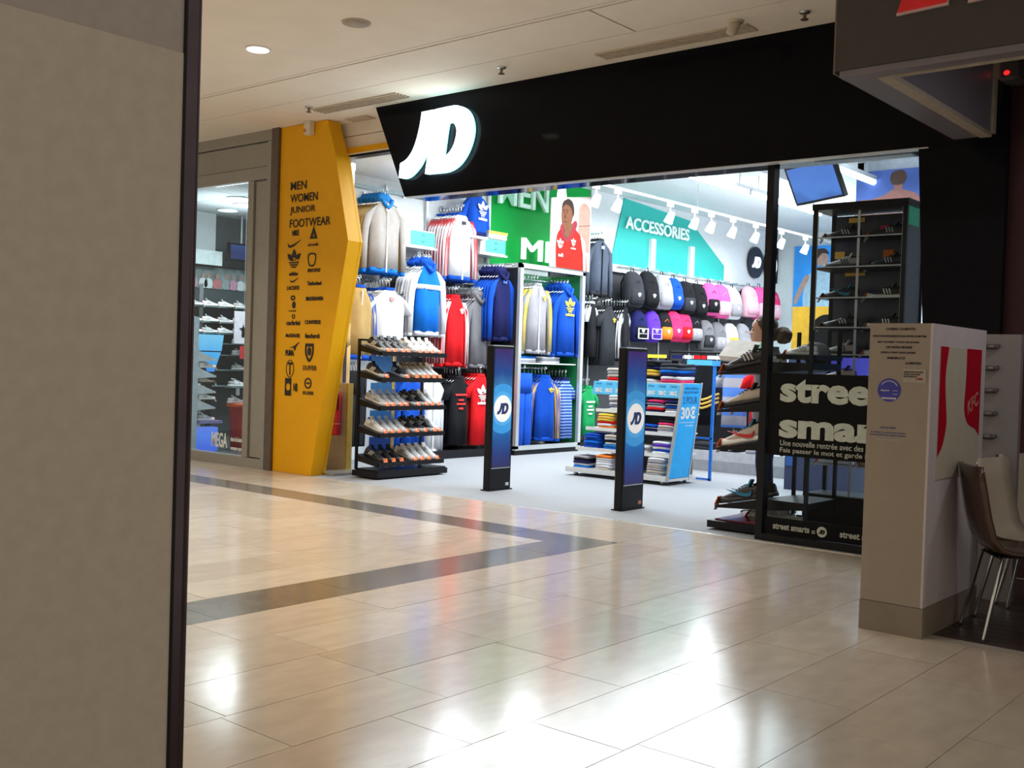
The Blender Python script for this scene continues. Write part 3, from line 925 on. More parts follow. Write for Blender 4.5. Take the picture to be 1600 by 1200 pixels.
# ------------------------------------------------------------------ garments. local frame: hook at the origin, front towards +x, down is -z
def torso_ring(hy, hx, z, ph, n=18, rip=0.0):
    ring = []
    for i in range(n):
        a = 2 * math.pi * i / n
        c, s = math.cos(a), math.sin(a)
        y = hy * math.copysign(abs(s) ** 0.8, s)
        x = hx * math.copysign(abs(c) ** 0.7, c)
        x += rip * math.sin(y * 27 + ph + z * 1.4) + rip * 0.6 * math.sin(y * 55 + ph * 2.3)
        ring.append((x, y, z))
    return ring

def garment_parts(t, style, body, trim=None, sleeve=None, stripe=None, hood=None, print_=None, pmat=None, zipm=None, band=None, W=0.29, L=0.86, thick=0.055, seed=0, hanger=True, hmat=None):
    trim = trim or body
    sleeve = sleeve or body
    ph = seed * 1.7
    tk = min(1.0, thick / 0.055)
    top = -0.16
    if hanger:
        h = MB().tube([(0, 0, -0.02), (0.0, 0.022, 0.0), (0, 0.012, 0.022), (0, -0.012, 0.022), (0, -0.02, 0.0), (0, 0, -0.06), (0, 0, -0.13)], 0.006, 6)
        h.tube([(0, -W * .72, -0.205), (0, 0, -0.13), (0, W * .72, -0.205)], 0.010, 6)
        h.build('hanger', hmat or chrome, t, True, world=False)
    if style == 'trousers':
        m = MB()
        m.loft([torso_ring(0.20, 0.045 * tk, -0.10, ph), torso_ring(0.205, 0.05 * tk, -0.30, ph, rip=.004), torso_ring(0.205, 0.05 * tk, -0.42, ph, rip=.006)])
        m.build('waist', body, t, True, world=False)
        for s in (-1, 1):
            l = MB()
            l.loft([[(x, y + s * 0.10, z) for x, y, z in torso_ring(w_, 0.045 * tk, z_, ph, 12, .005)] for w_, z_ in ((0.105, -0.40), (0.10, -0.7), (0.095, -1.0), (0.09, -L))])
            l.build('trouser_leg', body, t, True, world=False)
        if stripe:
            MB().box(0.048, 0.054, 0.06, 0.075, -L + .03, -0.3).box(0.048, 0.054, 0.09, 0.105, -L + .03, -0.3).build('stripe', stripe, t, world=False)
        return
    prof = [(0.085, 0.035 * tk, top + .02), (0.12, 0.040 * tk, top), (W * .50, 0.042 * tk, top - .045), (W * .80, 0.046 * tk, top - .12), (W * .86, thick, top - .24), (W * .83, thick + .006 * tk, top - .40), (W * .83, thick + .008 * tk, top - .58), (W * .86, thick, -L + .06)]
    m = MB()
    m.loft([torso_ring(a, b, z, ph, rip=0.0 if k < 3 else (0.007 + 0.0025 * k) * (0.4 + 0.6 * tk)) for k, (a, b, z) in enumerate(prof)])
    m.build('body', body, t, True, world=False)
    if style != 'tee':
        MB().loft([torso_ring(W * .85, thick + .002, -L + .065, ph, rip=.006), torso_ring(W * .82, thick - .004, -L, ph, rip=.006)]).build('hem', trim, t, True, world=False)
    # collar
    if hood:
        hm = MB()
        def hf(q):
            return 1 + 0.10 * math.sin(q.y * 50 + seed) + 0.08 * math.sin(q.z * 70)
        hm.ell((-0.035 * tk, 0, top + .045), (0.085 * tk, 0.135, 0.10), 16, 10, fn=hf)
        hm.tube([(0.035 * tk, 0.10, top + .04), (0.06 * tk, 0.06, top - .03), (0.066 * tk, 0.0, top - .08), (0.06 * tk, -0.06, top - .03), (0.035 * tk, -0.10, top + .04)], 0.028 * tk, 8)
        hm.build('hood', hood, t, True, world=False)
    else:
        MB().loft([torso_ring(0.095, 0.045 * tk, top + .015, ph), torso_ring(0.088, 0.042 * tk, top + .055, ph)], cap=False).build('collar', trim, t, True, world=False)
    for s in (-1, 1):
        if style == 'tee':
            path = [(W * .70, top - .08, .072), (W * .98, top - .17, .075), (W * 1.20, top - .32, .072)]
        else:
            path = [(W * .70, top - .09, .066), (W * .98, top - .20, .068), (W * 1.12, top - .38, .060), (W * 1.18, top - .58, .053), (W * 1.20, -L + .04, .044)]
        rings = []
        for k, (y, z, r) in enumerate(path):
            ring = []
            for i in range(10):
                a = 2 * math.pi * i / 10
                ring.append((r * .62 * tk * math.cos(a) + 0.006 * math.sin(k * 2.1 + ph), s * (y + r * math.sin(a)), z + (0.045 if k == 0 else 0.0) * -math.sin(a)))
            rings.append(ring)
        MB().loft(rings).build('sleeve', sleeve, t, True, world=False)
        if style != 'tee':
            y, z, r = path[-1]
            MB().loft([[(r * .60 * tk * math.cos(a), s * (y + r * .95 * math.sin(a)), z + .004) for a in [2 * math.pi * i / 10 for i in range(10)]],
                       [(r * .55 * tk * math.cos(a), s * (y + r * .85 * math.sin(a)), z - .055) for a in [2 * math.pi * i / 10 for i in range(10)]]]).build('cuff', trim, t, True, world=False)
        if stripe:
            sm = MB()
            for off in (-.028, 0.0, .028):
                sm.tube([(r * .55 * tk, s * (y + off), z + (.03 if k == 0 else 0)) for k, (y, z, r) in enumerate(path)], 0.0085, 5)
            sm.build('sleeve_stripes', stripe, t, True, world=False)
    if zipm:
        MB().box(thick - .004, thick + .012, -0.008, 0.008, -L + .01, top - .02).build('zip', zipm, t, world=False)
    if band:
        MB().loft([torso_ring(W * .875, thick + .012, top - .27, ph, rip=.008), torso_ring(W * .87, thick + .013, top - .34, ph, rip=.008)]).build('chest_band', band, t, True, world=False)
    if print_ == 'trefoil':
        me = outline(trefoil(0.27), pmat, 'print', 0.004)
        link('print', me, t, (thick + .016, 0, top - .27), FACE_RIGHT)
        text('adidas', pmat, t, Vector(t.location) + Vector((thick + .016, 0, top - .40)), 0.24, 0.05, FACE_RIGHT, bold=.04, ext=.006, name='print')
    elif print_ == 'small_trefoil':
        me = outline(trefoil(0.10), pmat, 'print', 0.004)
        link('print', me, t, (thick + .012, W * .42, top - .20), FACE_RIGHT)
    elif print_ == 'lines':
        for k, (wd, z) in enumerate(((.26, .22), (.12, .30), (.20, .36), (.10, .43))):
            MB().box(thick + .004, thick + .016, -wd / 2, wd / 2, top - z - .03, top - z).build('print', pmat, t, world=False)
    elif print_ == 'label':
        MB().box(thick - .004, thick + .014, -0.03, 0.045, top - .13, top - .08).build('neck_label', pmat, t, world=False)
    elif print_:
        text(print_, pmat, t, Vector(t.location) + Vector((thick + .014, 0, top - .26)), 0.28, 0.11, FACE_RIGHT, bold=.04, ext=.006, name='print')

def garment(name, label, cat, group, loc, rz=0, **kw):
    t = thing(name, label, cat, (0, 0, 0), 0, group)
    garment_parts(t, **kw)
    t.location = loc
    t.rotation_euler = (0, 0, R(rz))
    return t

def stack(name, cat, what, where, y, z, n, x_front=-11.3, dx=0.060, rz=0, back=None, **kw):
    """a face-out row of n alike garments on one wall arm; the front one shows its print"""
    grp = what + ' ' + where
    nth = ['frontmost', 'second', 'third', 'fourth', 'fifth', 'sixth', 'seventh', 'eighth']
    f = garment(name, 'frontmost ' + what + ' ' + where, cat, grp, (x_front, y, z), rz, **kw)
    if n > 1:
        kb = dict(kw)
        kb.pop('print_', None)
        kb.update(back or {})
        kb['seed'] = kw.get('seed', 0) + 3
        kb.setdefault('thick', 0.024)
        b = garment(name, what + ', second from front, ' + where, cat, grp, (x_front - dx, y, z), rz, **kb)
        for k in range(2, n):
            dup(b, (x_front - k * dx, y + random.uniform(-.012, .012), z + random.uniform(-.006, .006)), (0, 0, R(rz + random.uniform(-1.5, 1.5))), label=what + ', ' + nth[k] + ' from front, ' + where)
    return f

def arm(y, z, x1, label, x0=-11.74):
    """wall arm with end stop carrying a face-out row"""
    t = thing('display_rail', label, 'rail', (x0, y, z))
    MB().cyl((x0, y, z - .012), (x1, y, z - .012), 0.011, 0.011, 8).build('rod', chrome, t, True)
    MB().cyl((x1, y, z - .012), (x1 + .012, y, z + .02), 0.012, 0.012, 8).build('end_stop', chrome, t, True)
    MB().box(x0, x0 + .02, y - .03, y + .03, z - .06, z + .03).build('bracket', satin, t)

# wall panels, uprights and rails of the left wall
dwall = thing('display_wall', 'dark slatted display panels along the lower left wall of the shop', 'wall panel', (-11.72, 7, 0))
dwall['kind'] = 'structure'
panel_dark = M('panel_dark', (0.035, 0.035, 0.04), 0.6)
for k, y0 in enumerate((2.35, 3.2, 4.05, 6.3, 7.5, 8.7, 9.9, 11.1, 12.3, 13.5)):
    y1 = y0 + (0.84 if y0 < 4 else 0.5 if y0 == 4.05 else 1.18)
    MB().box(-11.75, -11.72, y0, y1, 0.12, 2.72 if y0 < 6 else 3.25).build('panel', panel_dark, dwall)
for y in (1.3, 2.33, 3.19, 4.04, 7.49, 8.69, 9.89, 11.09, 12.29):
    MB().box(-11.73, -11.70, y - .02, y + .02, 0.1, 4.05 if y < 5 else 3.4).build('upright', satin, dwall)
MB().box(-11.75, -11.15, 2.3, 4.5, 0.0, 0.12).build('plinth', black, dwall)
MB().box(-11.75, -11.15, 6.35, 14.2, 0.0, 0.12).build('plinth', black, dwall)
for a, b, z, nm in ((1.0, 2.75, 3.93, 'upper'), (1.0, 2.4, 2.60, 'middle'), (2.9, 4.2, 2.60, 'middle')):
    t = thing('wall_rail', 'long %s chrome rail on the left wall %s' % (nm, 'near the entrance' if b < 2.8 else 'beside the dark bay'), 'rail', (-11.7, (a + b) / 2, z))
    MB().box(-11.72, -11.70, a, b, z, z + .05).build('bar', M('rail_teal', (0.35, 0.48, 0.50), 0.4), t)
    for y in (a + .05, b - .05):
        MB().box(-11.74, -11.71, y - .015, y + .015, z - .03, z + .07).build('bracket', satin, t)

# top row
arm(1.93, 3.86, -11.27, 'chrome wall arm carrying the beige hoodies')
stack('hoodie', 'hoodie', 'beige hoodie with blue hood', 'on the top rail beside the yellow column', 1.93, 3.86, 8, body=c_beige, trim=c_sky, hood=c_teal, style='hoodie', zipm=p_white, print_='label', pmat=p_white, W=0.315, L=1.16, back=dict(body=c_tan, zipm=None))
arm(3.52, 3.86, -11.27, 'chrome wall arm carrying the white track jackets')
stack('track_jacket', 'jacket', 'white jacket with red striped sleeves', 'on the top rail', 3.52, 3.86, 8, body=c_white, trim=c_blue, stripe=p_red, style='jacket', zipm=p_white, print_='label', pmat=p_black, W=0.28, L=1.14, back=dict(zipm=None))
t = garment('display_sweatshirt', 'blue sweatshirt with white emblem and orange collar displayed on the shelf above', 'sweatshirt', None, (-11.42, 3.98, 4.28), 8, style='jacket', body=c_blue, trim=c_navy, hood=None, print_='trefoil', pmat=p_white, W=0.29, L=0.84, thick=0.12, seed=4, hanger=False)
o = MB().ell((0, 0, -0.10), (0.12, 0.13, 0.07), 14, 8).build('collar_lining', c_gold, t, True, world=False)
arm(7.2, 3.86, -11.27, 'chrome wall arm carrying the denim jackets')
stack('denim_jacket', 'jacket', 'grey denim jacket over a dark shirt', 'left of the backpacks', 7.2, 3.86, 5, body=c_denim, trim=c_char, style='jacket', zipm=c_black, print_='label', pmat=p_white, W=0.30, L=1.12)

# middle row
arm(1.12, 2.62, -11.25, 'chrome wall arm behind the yellow column edge')
stack('track_jacket', 'jacket', 'cream striped jacket', 'half hidden by the yellow column', 1.42, 2.60, 6, x_front=-11.22, body=c_tan, trim=c_blue, stripe=c_blue, sleeve=c_cream, zipm=p_white, style='jacket', W=0.24, L=1.14, seed=2)
stack('trousers', 'trousers', 'tan track trousers with a stripe', 'beside the yellow column', 1.05, 2.05, 3, x_front=-11.2, body=c_tan, stripe=c_navy, style='trousers', L=1.75)
arm(1.98, 2.60, -11.2, 'chrome wall arm carrying white tee shirts')
stack('tee_shirt', 'shirt', 'white tee shirt', 'above the shoe stand', 1.98, 2.60, 8, x_front=-11.22, body=c_white, trim=c_blue, style='tee', print_='label', pmat=M('print_pink', (0.8, 0.3, 0.3), 0.7), W=0.33, L=1.0, back=dict(body=c_cream))
stack('tee_shirt', 'shirt', 'pale grey tee shirt', 'left of the blue windbreakers', 2.50, 2.62, 7, x_front=-11.36, body=c_lgrey, trim=c_cream, style='tee', W=0.22, L=0.80, hmat=black, back=dict(body=c_cream))
arm(2.76, 3.0, -11.2, 'chrome wall arm carrying the blue and white jackets')
stack('windbreaker', 'jacket', 'blue and white windbreaker', 'under the left green shelf sign', 2.76, 3.02, 6, x_front=-11.22, body=c_sky, trim=c_white, sleeve=c_white, hood=c_blue, band=c_white, style='jacket', W=0.29, L=1.18, back=dict(body=c_white))
arm(3.44, 2.60, -11.24, 'chrome wall arm carrying the red track tops')
stack('track_jacket', 'jacket', 'red track top with white sleeve stripes', 'on the middle rail', 3.44, 2.60, 6, body=c_red, stripe=p_white, style='jacket', print_='small_trefoil', pmat=p_white, W=0.225, L=1.20)
arm(3.98, 2.62, -11.24, 'chrome wall arm carrying the grey hoodies')
stack('hoodie', 'hoodie', 'plain grey hoodie', 'right of the red track tops', 3.98, 2.64, 7, body=c_grey, style='jacket', hood=c_grey, W=0.215, L=1.26, back=dict(body=c_lgrey))
arm(4.42, 3.02, -11.0, 'chrome wall arm carrying the navy hoodies')
stack('hoodie', 'hoodie', 'navy hoodie', 'against the dark side of the bay', 4.32, 3.02, 7, x_front=-11.12, body=c_navy, hood=c_navy, sleeve=c_blue, style='jacket', print_='label', pmat=M('print_blue', (0.1, 0.2, 0.7), 0.7), W=0.225, L=1.20)
# lower row
stack('trousers', 'trousers', 'black track trousers', 'low beside the shoe stand', 1.42, 1.40, 4, x_front=-11.25, body=c_black, stripe=c_char, style='trousers', L=1.15)
stack('jacket', 'jacket', 'blue zip jacket', 'behind the shoe stand', 2.55, 1.40, 6, x_front=-11.3, body=c_blue, style='jacket', W=0.215, L=1.30)
stack('track_jacket', 'jacket', 'white zip jacket', 'behind the right end of the shoe stand', 2.98, 1.40, 6, x_front=-11.3, body=c_white, style='jacket', W=0.19, L=1.32, zipm=p_white)
stack('tee_shirt', 'shirt', 'black tee shirt', 'on the lower rail left of the red ones', 3.52, 1.36, 6, x_front=-11.25, body=c_black, style='tee', print_='lines', pmat=p_red, W=0.24, L=1.22)
stack('tee_shirt', 'shirt', 'red tee shirt', 'on the lower rail', 3.98, 1.40, 6, x_front=-11.22, body=c_red, style='tee', print_='trefoil', pmat=p_white, W=0.25, L=1.28)
t = thing('low_rail', 'black lower rail under the red and grey tops', 'rail', (-11.3, 3.6, 1.45))
MB().cyl((-11.3, 3.0, 1.37), (-11.3, 4.45, 1.37), 0.013, 0.013, 8).build('rod', black, t, True)
for y in (3.05, 4.4):
    MB().box(-11.72, -11.29, y - .01, y + .01, 1.36, 1.385).build('bracket', black, t)

# right of the bay
stack('polo_shirt', 'shirt', 'black polo shirt', 'right of the green bay', 6.98, 2.72, 4, x_front=-11.28, body=c_black, sleeve=c_white, trim=c_white, style='tee', W=0.27, L=1.15, rz=20)
stack('tee_shirt', 'shirt', 'charcoal tee shirt', 'right of the black polo shirts', 7.45, 2.66, 5, x_front=-11.25, body=c_char, style='tee', print_='small_trefoil', pmat=p_yellow, W=0.26, L=1.24)
stack('track_jacket', 'jacket', 'black track jacket with white sleeves', 'left of the purple backpack', 7.98, 2.68, 6, x_front=-11.25, body=c_black, sleeve=c_white, stripe=c_black, style='jacket', W=0.25, L=1.10, rz=18)
stack('tee_shirt', 'shirt', 'bright green shirt', 'low behind the folded shirt cart', 6.95, 1.22, 4, x_front=-11.28, body=c_green, style='tee', print_='lines', pmat=p_white, W=0.22, L=1.05)
for y in (7.0, 7.45, 7.98):
    arm(y, 2.68, -11.2, 'chrome wall arm %s' % {7.0: 'carrying the black polo shirts', 7.45: 'carrying the charcoal tee shirts', 7.98: 'carrying the black track jackets'}[y])

# ------------------------------------------------------------------ green bay with silver frame
bay = thing('green_bay', 'silver framed display bay with green back standing against the left wall', 'display unit', (-11.3, 5.4, 0))
greenp = M('bay_green', (0.012, 0.20, 0.06), 0.5, var=0.04)
silver = M('silver_frame', (0.62, 0.64, 0.64), 0.35, 0.6, var=0.03)
MB().box(-11.70, -11.66, 4.60, 6.26, 0.14, 3.0).build('back_panel', greenp, bay)
MB().box(-11.66, -10.99, 4.58, 4.60, 0.14, 3.0).build('side_panel', M('bay_black', (0.015, 0.015, 0.018), 0.4), bay)
MB().box(-11.66, -10.99, 6.27, 6.29, 0.14, 3.0).build('side_panel', greenp, bay)
MB().box(-11.0, -10.94, 4.56, 4.635, 0.10, 3.06).build('post', silver, bay)
MB().box(-11.0, -10.94, 6.225, 6.30, 0.10, 3.06).build('post', silver, bay)
MB().box(-11.0, -10.94, 4.56, 6.30, 3.0, 3.075).build('head_rail', silver, bay)
MB().box(-11.70, -10.94, 4.56, 4.60, 3.0, 3.075).build('head_rail', silver, bay)
MB().box(-11.0, -10.94, 4.56, 6.30, 0.08, 0.15).build('foot_rail', silver, bay)
MB().box(-11.70, -10.97, 4.58, 6.28, 0.0, 0.08).build('plinth', black, bay)
MB().box(-11.64, -11.03, 4.64, 6.22, 1.47, 1.49).build('glass_shelf', M('shelf_white', (0.7, 0.72, 0.72), 0.2), bay)
for z in (2.86, 1.40):
    MB().cyl((-11.3, 4.6, z), (-11.3, 6.27, z), 0.012, 0.012, 8).build('rod', chrome, bay, True)
stack('hoodie', 'hoodie', 'pale grey hoodie with yellow stripes', 'high in the green bay', 5.12, 2.90, 6, x_front=-11.04, dx=0.07, body=c_lgrey, trim=c_lgrey, stripe=p_yellow, style='jacket', print_='small_trefoil', pmat=p_yellow, zipm=p_white, W=0.29, L=1.26)
stack('hoodie', 'hoodie', 'royal blue hoodie', 'high in the green bay', 5.90, 2.88, 6, x_front=-11.02, dx=0.07, body=c_blue, hood=c_blue, style='jacket', print_='trefoil', pmat=p_yellow, W=0.28, L=1.26)
stack('trousers', 'trousers', 'royal blue track trousers', 'at the left of the green bay', 4.86, 1.42, 4, x_front=-11.05, dx=.09, body=c_blue, style='trousers', L=1.38)
f = stack('track_jacket', 'jacket', 'blue jacket with yellow sleeves', 'low in the green bay', 5.42, 1.40, 6, x_front=-11.06, dx=.07, rz=-25, body=c_blue, sleeve=c_gold, stripe=c_blue, style='jacket', print_='small_trefoil', pmat=p_yellow, W=0.22, L=1.20)
stack('polo_shirt', 'shirt', 'blue striped polo shirt', 'low at the right of the green bay', 5.98, 1.36, 6, x_front=-11.06, dx=.07, body=c_polo, style='tee', trim=c_navy, W=0.19, L=1.20)
# folded things on the bay shelf
def folded(name, label, loc, mat, sx, sy, sz, rz=0, group=None, cat='folded shirt', edge=None):
    t = thing(name, label, cat, loc, R(rz), group)
    m = MB()
    n = 5
    x0, x1, y0, y1 = -sx / 2, sx / 2, -sy / 2, sy / 2
    def ring(z, k):
        o = []
        for i in range(16):
            a = 2 * math.pi * i / 16
            c, s = math.cos(a), math.sin(a)
            o.append((k * sx / 2 * math.copysign(abs(c) ** 0.35, c), k * sy / 2 * math.copysign(abs(s) ** 0.35, s), z + 0.004 * math.sin(3 * a)))
        return o
    m.loft([ring(0, .94), ring(sz * .25, 1.0), ring(sz * .75, 1.0), ring(sz, .93)])
    m.build('fold', mat, t, True, world=False)
    e = MB().loft([ring(sz * .42, 1.008), ring(sz * .60, 1.008)], cap=False)
    e.build('fold_edge', edge or mat, t, True, world=False)
    return t
shelf_cols = [c_lgrey, c_white, c_grey, c_white, c_black]
grp = 'folded shirts on the bay shelf'
for j, (y, cols, nm) in enumerate(((4.98, (c_lgrey, c_white, c_sky), 'left'), (5.62, (c_white, c_lgrey, c_white), 'right'))):
    z = 1.49
    for k, c in enumerate(cols):
        folded('folded_shirt', '%s folded shirt in the %s pile on the bay shelf' % (('lowest', 'middle', 'topmost')[k], nm), (-11.25, y, z), c, .36, .5, .035, group=grp)
        z += .036

# green wall with two MEN signs
gw = thing('green_graphic', 'bright green wall panel with white department letters', 'wall panel', (-11.7, 6, 3.9))
gbright = M('graphic_green', (0.008, 0.36, 0.06), 0.5, var=0.04, nscale=2)
MB().prism([(4.62, 3.10), (7.40, 3.10), (7.52, 4.70), (4.62, 4.70)], 'X', -11.75, -11.73).build('panel', gbright, gw)
text('MEN', M('letter_acrylic', (0.62, 0.86, 0.76), 0.3, emit=0.15), gw, (-11.66, 5.42, 4.32), 1.30, 0.44, FACE_RIGHT, bold=0.01, ext=0.05)
text('MEN', M('letter_lit', (0.9, 1, 0.97), 0.4, emit=1.0), gw, (-11.66, 6.22, 3.42), 1.62, 0.36, FACE_RIGHT, bold=0.0, ext=0.05)
MB().box(-11.73, -11.70, 4.60, 4.66, 3.1, 4.70).build('corner_batten', shopwhite, gw)
MB().box(-11.73, -11.70, 7.44, 7.52, 3.1, 4.70).build('corner_batten', shopwhite, gw)
# shelf signs
def shelf_sign(y0, y1, z, label, x1=-11.35):
    t = thing('shelf_sign', label, 'shelf sign', (-11.5, (y0 + y1) / 2, z))
    MB().box(-11.74, x1, y0 - .15, y1 + .04, z - .04, z - .01).build('shelf', M('shelf_white', (0.7, 0.72, 0.72), 0.2), t)
    MB().box(-11.74, x1 - .02, y0 - .12, y1, z - .01, z + .23).build('box', M('box_white', (0.75, 0.76, 0.74), 0.5), t)
    MB().box(x1 - .019, x1 - .012, y0, y1, z + .01, z + .215).build('green_face', M('mint_face', (0.06, 0.62, 0.42), 0.4, emit=0.25), t)
    MB().prism([((y0 + y1) / 2 - .05, z + .15), ((y0 + y1) / 2 + .05, z + .15), ((y0 + y1) / 2, z + .19)], 'X', x1 - .013, x1 - .009).build('arrow', M('arrow_green', (0.02, 0.25, 0.17), 0.5), t)
    MB().prism([((y0 + y1) / 2 - .05, z + .08), ((y0 + y1) / 2 + .05, z + .08), ((y0 + y1) / 2, z + .04)], 'X', x1 - .013, x1 - .009).build('arrow', MATS['arrow_green'], t)
shelf_sign(2.52, 3.02, 3.17, 'mint green shelf sign between the beige hoodies and the white jackets')
shelf_sign(4.18, 4.66, 3.22, 'mint green shelf sign under the blue display sweatshirt')
t = thing('shoe_box', 'white and yellow shoe box on the shelf beside the blue sweatshirt', 'box', (-11.5, 4.4, 3.46))
MB().box(-11.62, -11.34, 4.22, 4.66, 3.452, 3.53).build('box', M('box_white', (0.75, 0.76, 0.74), 0.5), t)
MB().box(-11.63, -11.33, 4.21, 4.67, 3.53, 3.57).build('lid', c_gold, t)
t = thing('display_pedestal', 'white pedestal with small items under the blue display sweatshirt', 'pedestal', (-11.45, 3.98, 3.3))
MB().box(-11.62, -11.25, 3.65, 4.10, 3.40, 3.44).build('top', MATS['shelf_white'], t)
MB().box(-11.74, -11.6, 3.75, 4.0, 3.25, 3.40).build('bracket', satin, t)

# poster of a man in a red hooded top, on the bay's front
ps = thing('man_poster', 'tall poster of a man in a red hooded top above the green bay', 'poster', (-10.9, 5.82, 3.08))
pbase = M('poster_sand', (0.62, 0.54, 0.50), 0.5, var=0.05)
MB().prism([(5.26, 3.075), (6.36, 3.075), (6.36, 4.36), (5.26, 4.20)], 'X', -10.93, -10.91).build('sheet', pbase, ps)
MB().box(-10.955, -10.93, 5.3, 5.33, 3.07, 4.15).build('holder', satin, ps)
def pshape(pts, mat, k, nm):
    me = outline([pts], mat, nm, 0.0012)
    link(nm, me, ps, Vector((-10.908 + k * .003, 0, 0)) - Vector(ps.location), FACE_RIGHT)
skin = M('poster_skin', (0.15, 0.058, 0.028), 0.6)
pshape([(6.0, 3.4), (6.33, 3.4), (6.33, 4.1)] + ellipse(6.17, 4.05, .16, .17, 10, 0, 180), M('poster_brick', (0.38, 0.20, 0.155), 0.6), 0, 'arch')
pshape([(6.0, 3.81), (6.34, 3.86), (6.34, 3.872), (6.0, 3.822)], M('poster_line', (0.12, 0.06, 0.05), 0.6), 0.4, 'wall_line')
pred = M('poster_jersey', (0.34, 0.014, 0.008), 0.6, var=0.12, nscale=8)
pshape(smooth_poly([(5.42, 3.08), (5.40, 3.45), (5.45, 3.66), (5.62, 3.76), (5.80, 3.80), (5.98, 3.72), (6.14, 3.58), (6.24, 3.36), (6.28, 3.08)], (0, 8)), pred, 1, 'jersey')
pshape(smooth_poly([(5.50, 3.72), (5.55, 3.58), (5.68, 3.52), (5.82, 3.62), (5.96, 3.82), (5.90, 3.90), (5.70, 3.74), (5.54, 3.80)]), M('poster_hood', (0.25, 0.02, 0.035), 0.6), 2, 'hood')
pshape([(5.60, 3.62), (5.72, 3.57), (5.86, 3.84), (5.62, 3.84)], skin, 2.4, 'neck')
pshape(smooth_poly([(5.53, 4.02), (5.535, 3.86), (5.59, 3.73), (5.66, 3.70), (5.76, 3.78), (5.82, 3.92), (5.83, 4.05), (5.80, 4.15), (5.68, 4.20), (5.57, 4.15)]), skin, 3, 'face')
pshape(smooth_poly([(5.53, 4.06), (5.56, 4.17), (5.68, 4.235), (5.81, 4.19), (5.86, 4.05), (5.83, 3.95), (5.80, 4.06), (5.70, 4.13), (5.60, 4.13)]), M('poster_hair', (0.035, 0.02, 0.015), 0.7), 4, 'hair')
for y in (5.575, 5.665):
    pshape([(y - .03, 4.035), (y + .03, 4.04), (y + .03, 4.052), (y - .03, 4.048)], MATS['poster_hair'], 4, 'brow')
    pshape(ellipse(y, 4.01, .018, .009, 10), MATS['poster_hair'], 4, 'eye')
pshape([(5.61, 4.01), (5.60, 3.91), (5.64, 3.905)], M('poster_skin_dark', (0.08, 0.03, 0.016), 0.6), 4, 'nose')
pshape(ellipse(5.635, 3.855, .035, .012, 10), MATS['poster_skin_dark'], 4, 'mouth')
pcr = M('poster_white', (0.75, 0.68, 0.62), 0.6)
for k in range(3):
    d = k * 0.05
    pshape([(6.05 + d, 3.68 - d * .9), (6.08 + d, 3.66 - d * .9), (6.17 + d * .5, 3.36), (6.185 + d * .5, 3.08), (6.16 + d * .5, 3.08), (6.14 + d * .5, 3.36)], pcr, 4, 'sleeve_stripe')
for cx, cz, s in ((5.86, 3.52, 0.14), (5.50, 3.46, 0.18)):
    me = outline(trefoil(s), pcr, 'emblem', 0.0012)
    link('emblem', me, ps, Vector((-10.893, cx, cz)) - Vector(ps.location), FACE_RIGHT)
text('adidas', pcr, ps, (-10.894, 5.86, 3.43), 0.14, 0.03, FACE_RIGHT, ext=.0012)
text('adi', pcr, ps, (-10.894, 5.52, 3.29), 0.13, 0.06, FACE_RIGHT, ext=.0012)

# teal accessory wall
tw = thing('teal_graphic', 'pale teal accessories wall with white pilasters above the backpacks', 'wall panel', (-11.74, 10.4, 3.4))
teal = M('graphic_teal', (0.05, 0.50, 0.44), 0.5, var=0.03, nscale=2)
MB().prism([(8.15, 3.36), (12.5, 3.36), (12.5, 3.75), (11.0, 4.56), (8.55, 4.70)], 'X', -11.75, -11.73).build('panel', teal, tw)
for y in (9.45, 10.95):
    MB().box(-11.73, -11.66, y, y + .16, 3.36, 4.02).build('pilaster', shopwhite, tw)
MB().box(-11.73, -11.64, 8.0, 12.9, 3.26, 3.40).build('light_ledge', M('ledge_white', (0.9, 0.95, 0.95), 0.5), tw)
text('ACCESSORIES', M('letter_pale', (0.80, 0.95, 0.92), 0.5, emit=0.15), tw, (-11.69, 9.72, 4.24), 2.35, 0.24, FACE_RIGHT, bold=0.02, ext=0.02)
# round logo signs further back
for k, (y, label) in enumerate(((13.9, 'left black round sign with white initials far back on the left wall'), (14.68, 'right black round sign with white emblem far back on the left wall'))):
    t = thing('round_sign', label, 'sign', (-11.72, y, 3.95))
    link('disc', outline([ellipse(0, 0, .36, .36, 32)], M('sign_black', (0.015, 0.015, 0.02), 0.4), 'disc', 0.02), t, (0.02, 0, 0), FACE_RIGHT)
    if k == 0:
        m = outline([sc(SJ, .40)] + [sc(SD, .40), sc(SI, .40)], M('sign_white', (0.9, 0.95, 1), 0.5, emit=0.6), 'initials', 0.01)
        link('initials', m, t, (0.05, 0, 0), FACE_RIGHT)
    else:
        m = outline([ellipse(0, 0, .24, .24), ellipse(0, 0, .15, .15)], MATS['sign_white'], 'emblem', 0.01)
        link('emblem', m, t, (0.05, 0, 0), FACE_RIGHT)
t = thing('window_sign', 'white lit panel with dark grid beside the round signs', 'sign', (-11.7, 15, 3.9))
for z in (3.55, 3.98):
    MB().box(-11.74, -11.68, 14.95, 14.99, z, z + .4).build('frame', black, t)
MB().box(-9.95, -9.3, 14.93, 14.99, 3.5, 4.3).build('panel', M('sign_white', (0.9, 0.95, 1), 0.5, emit=0.6), t)

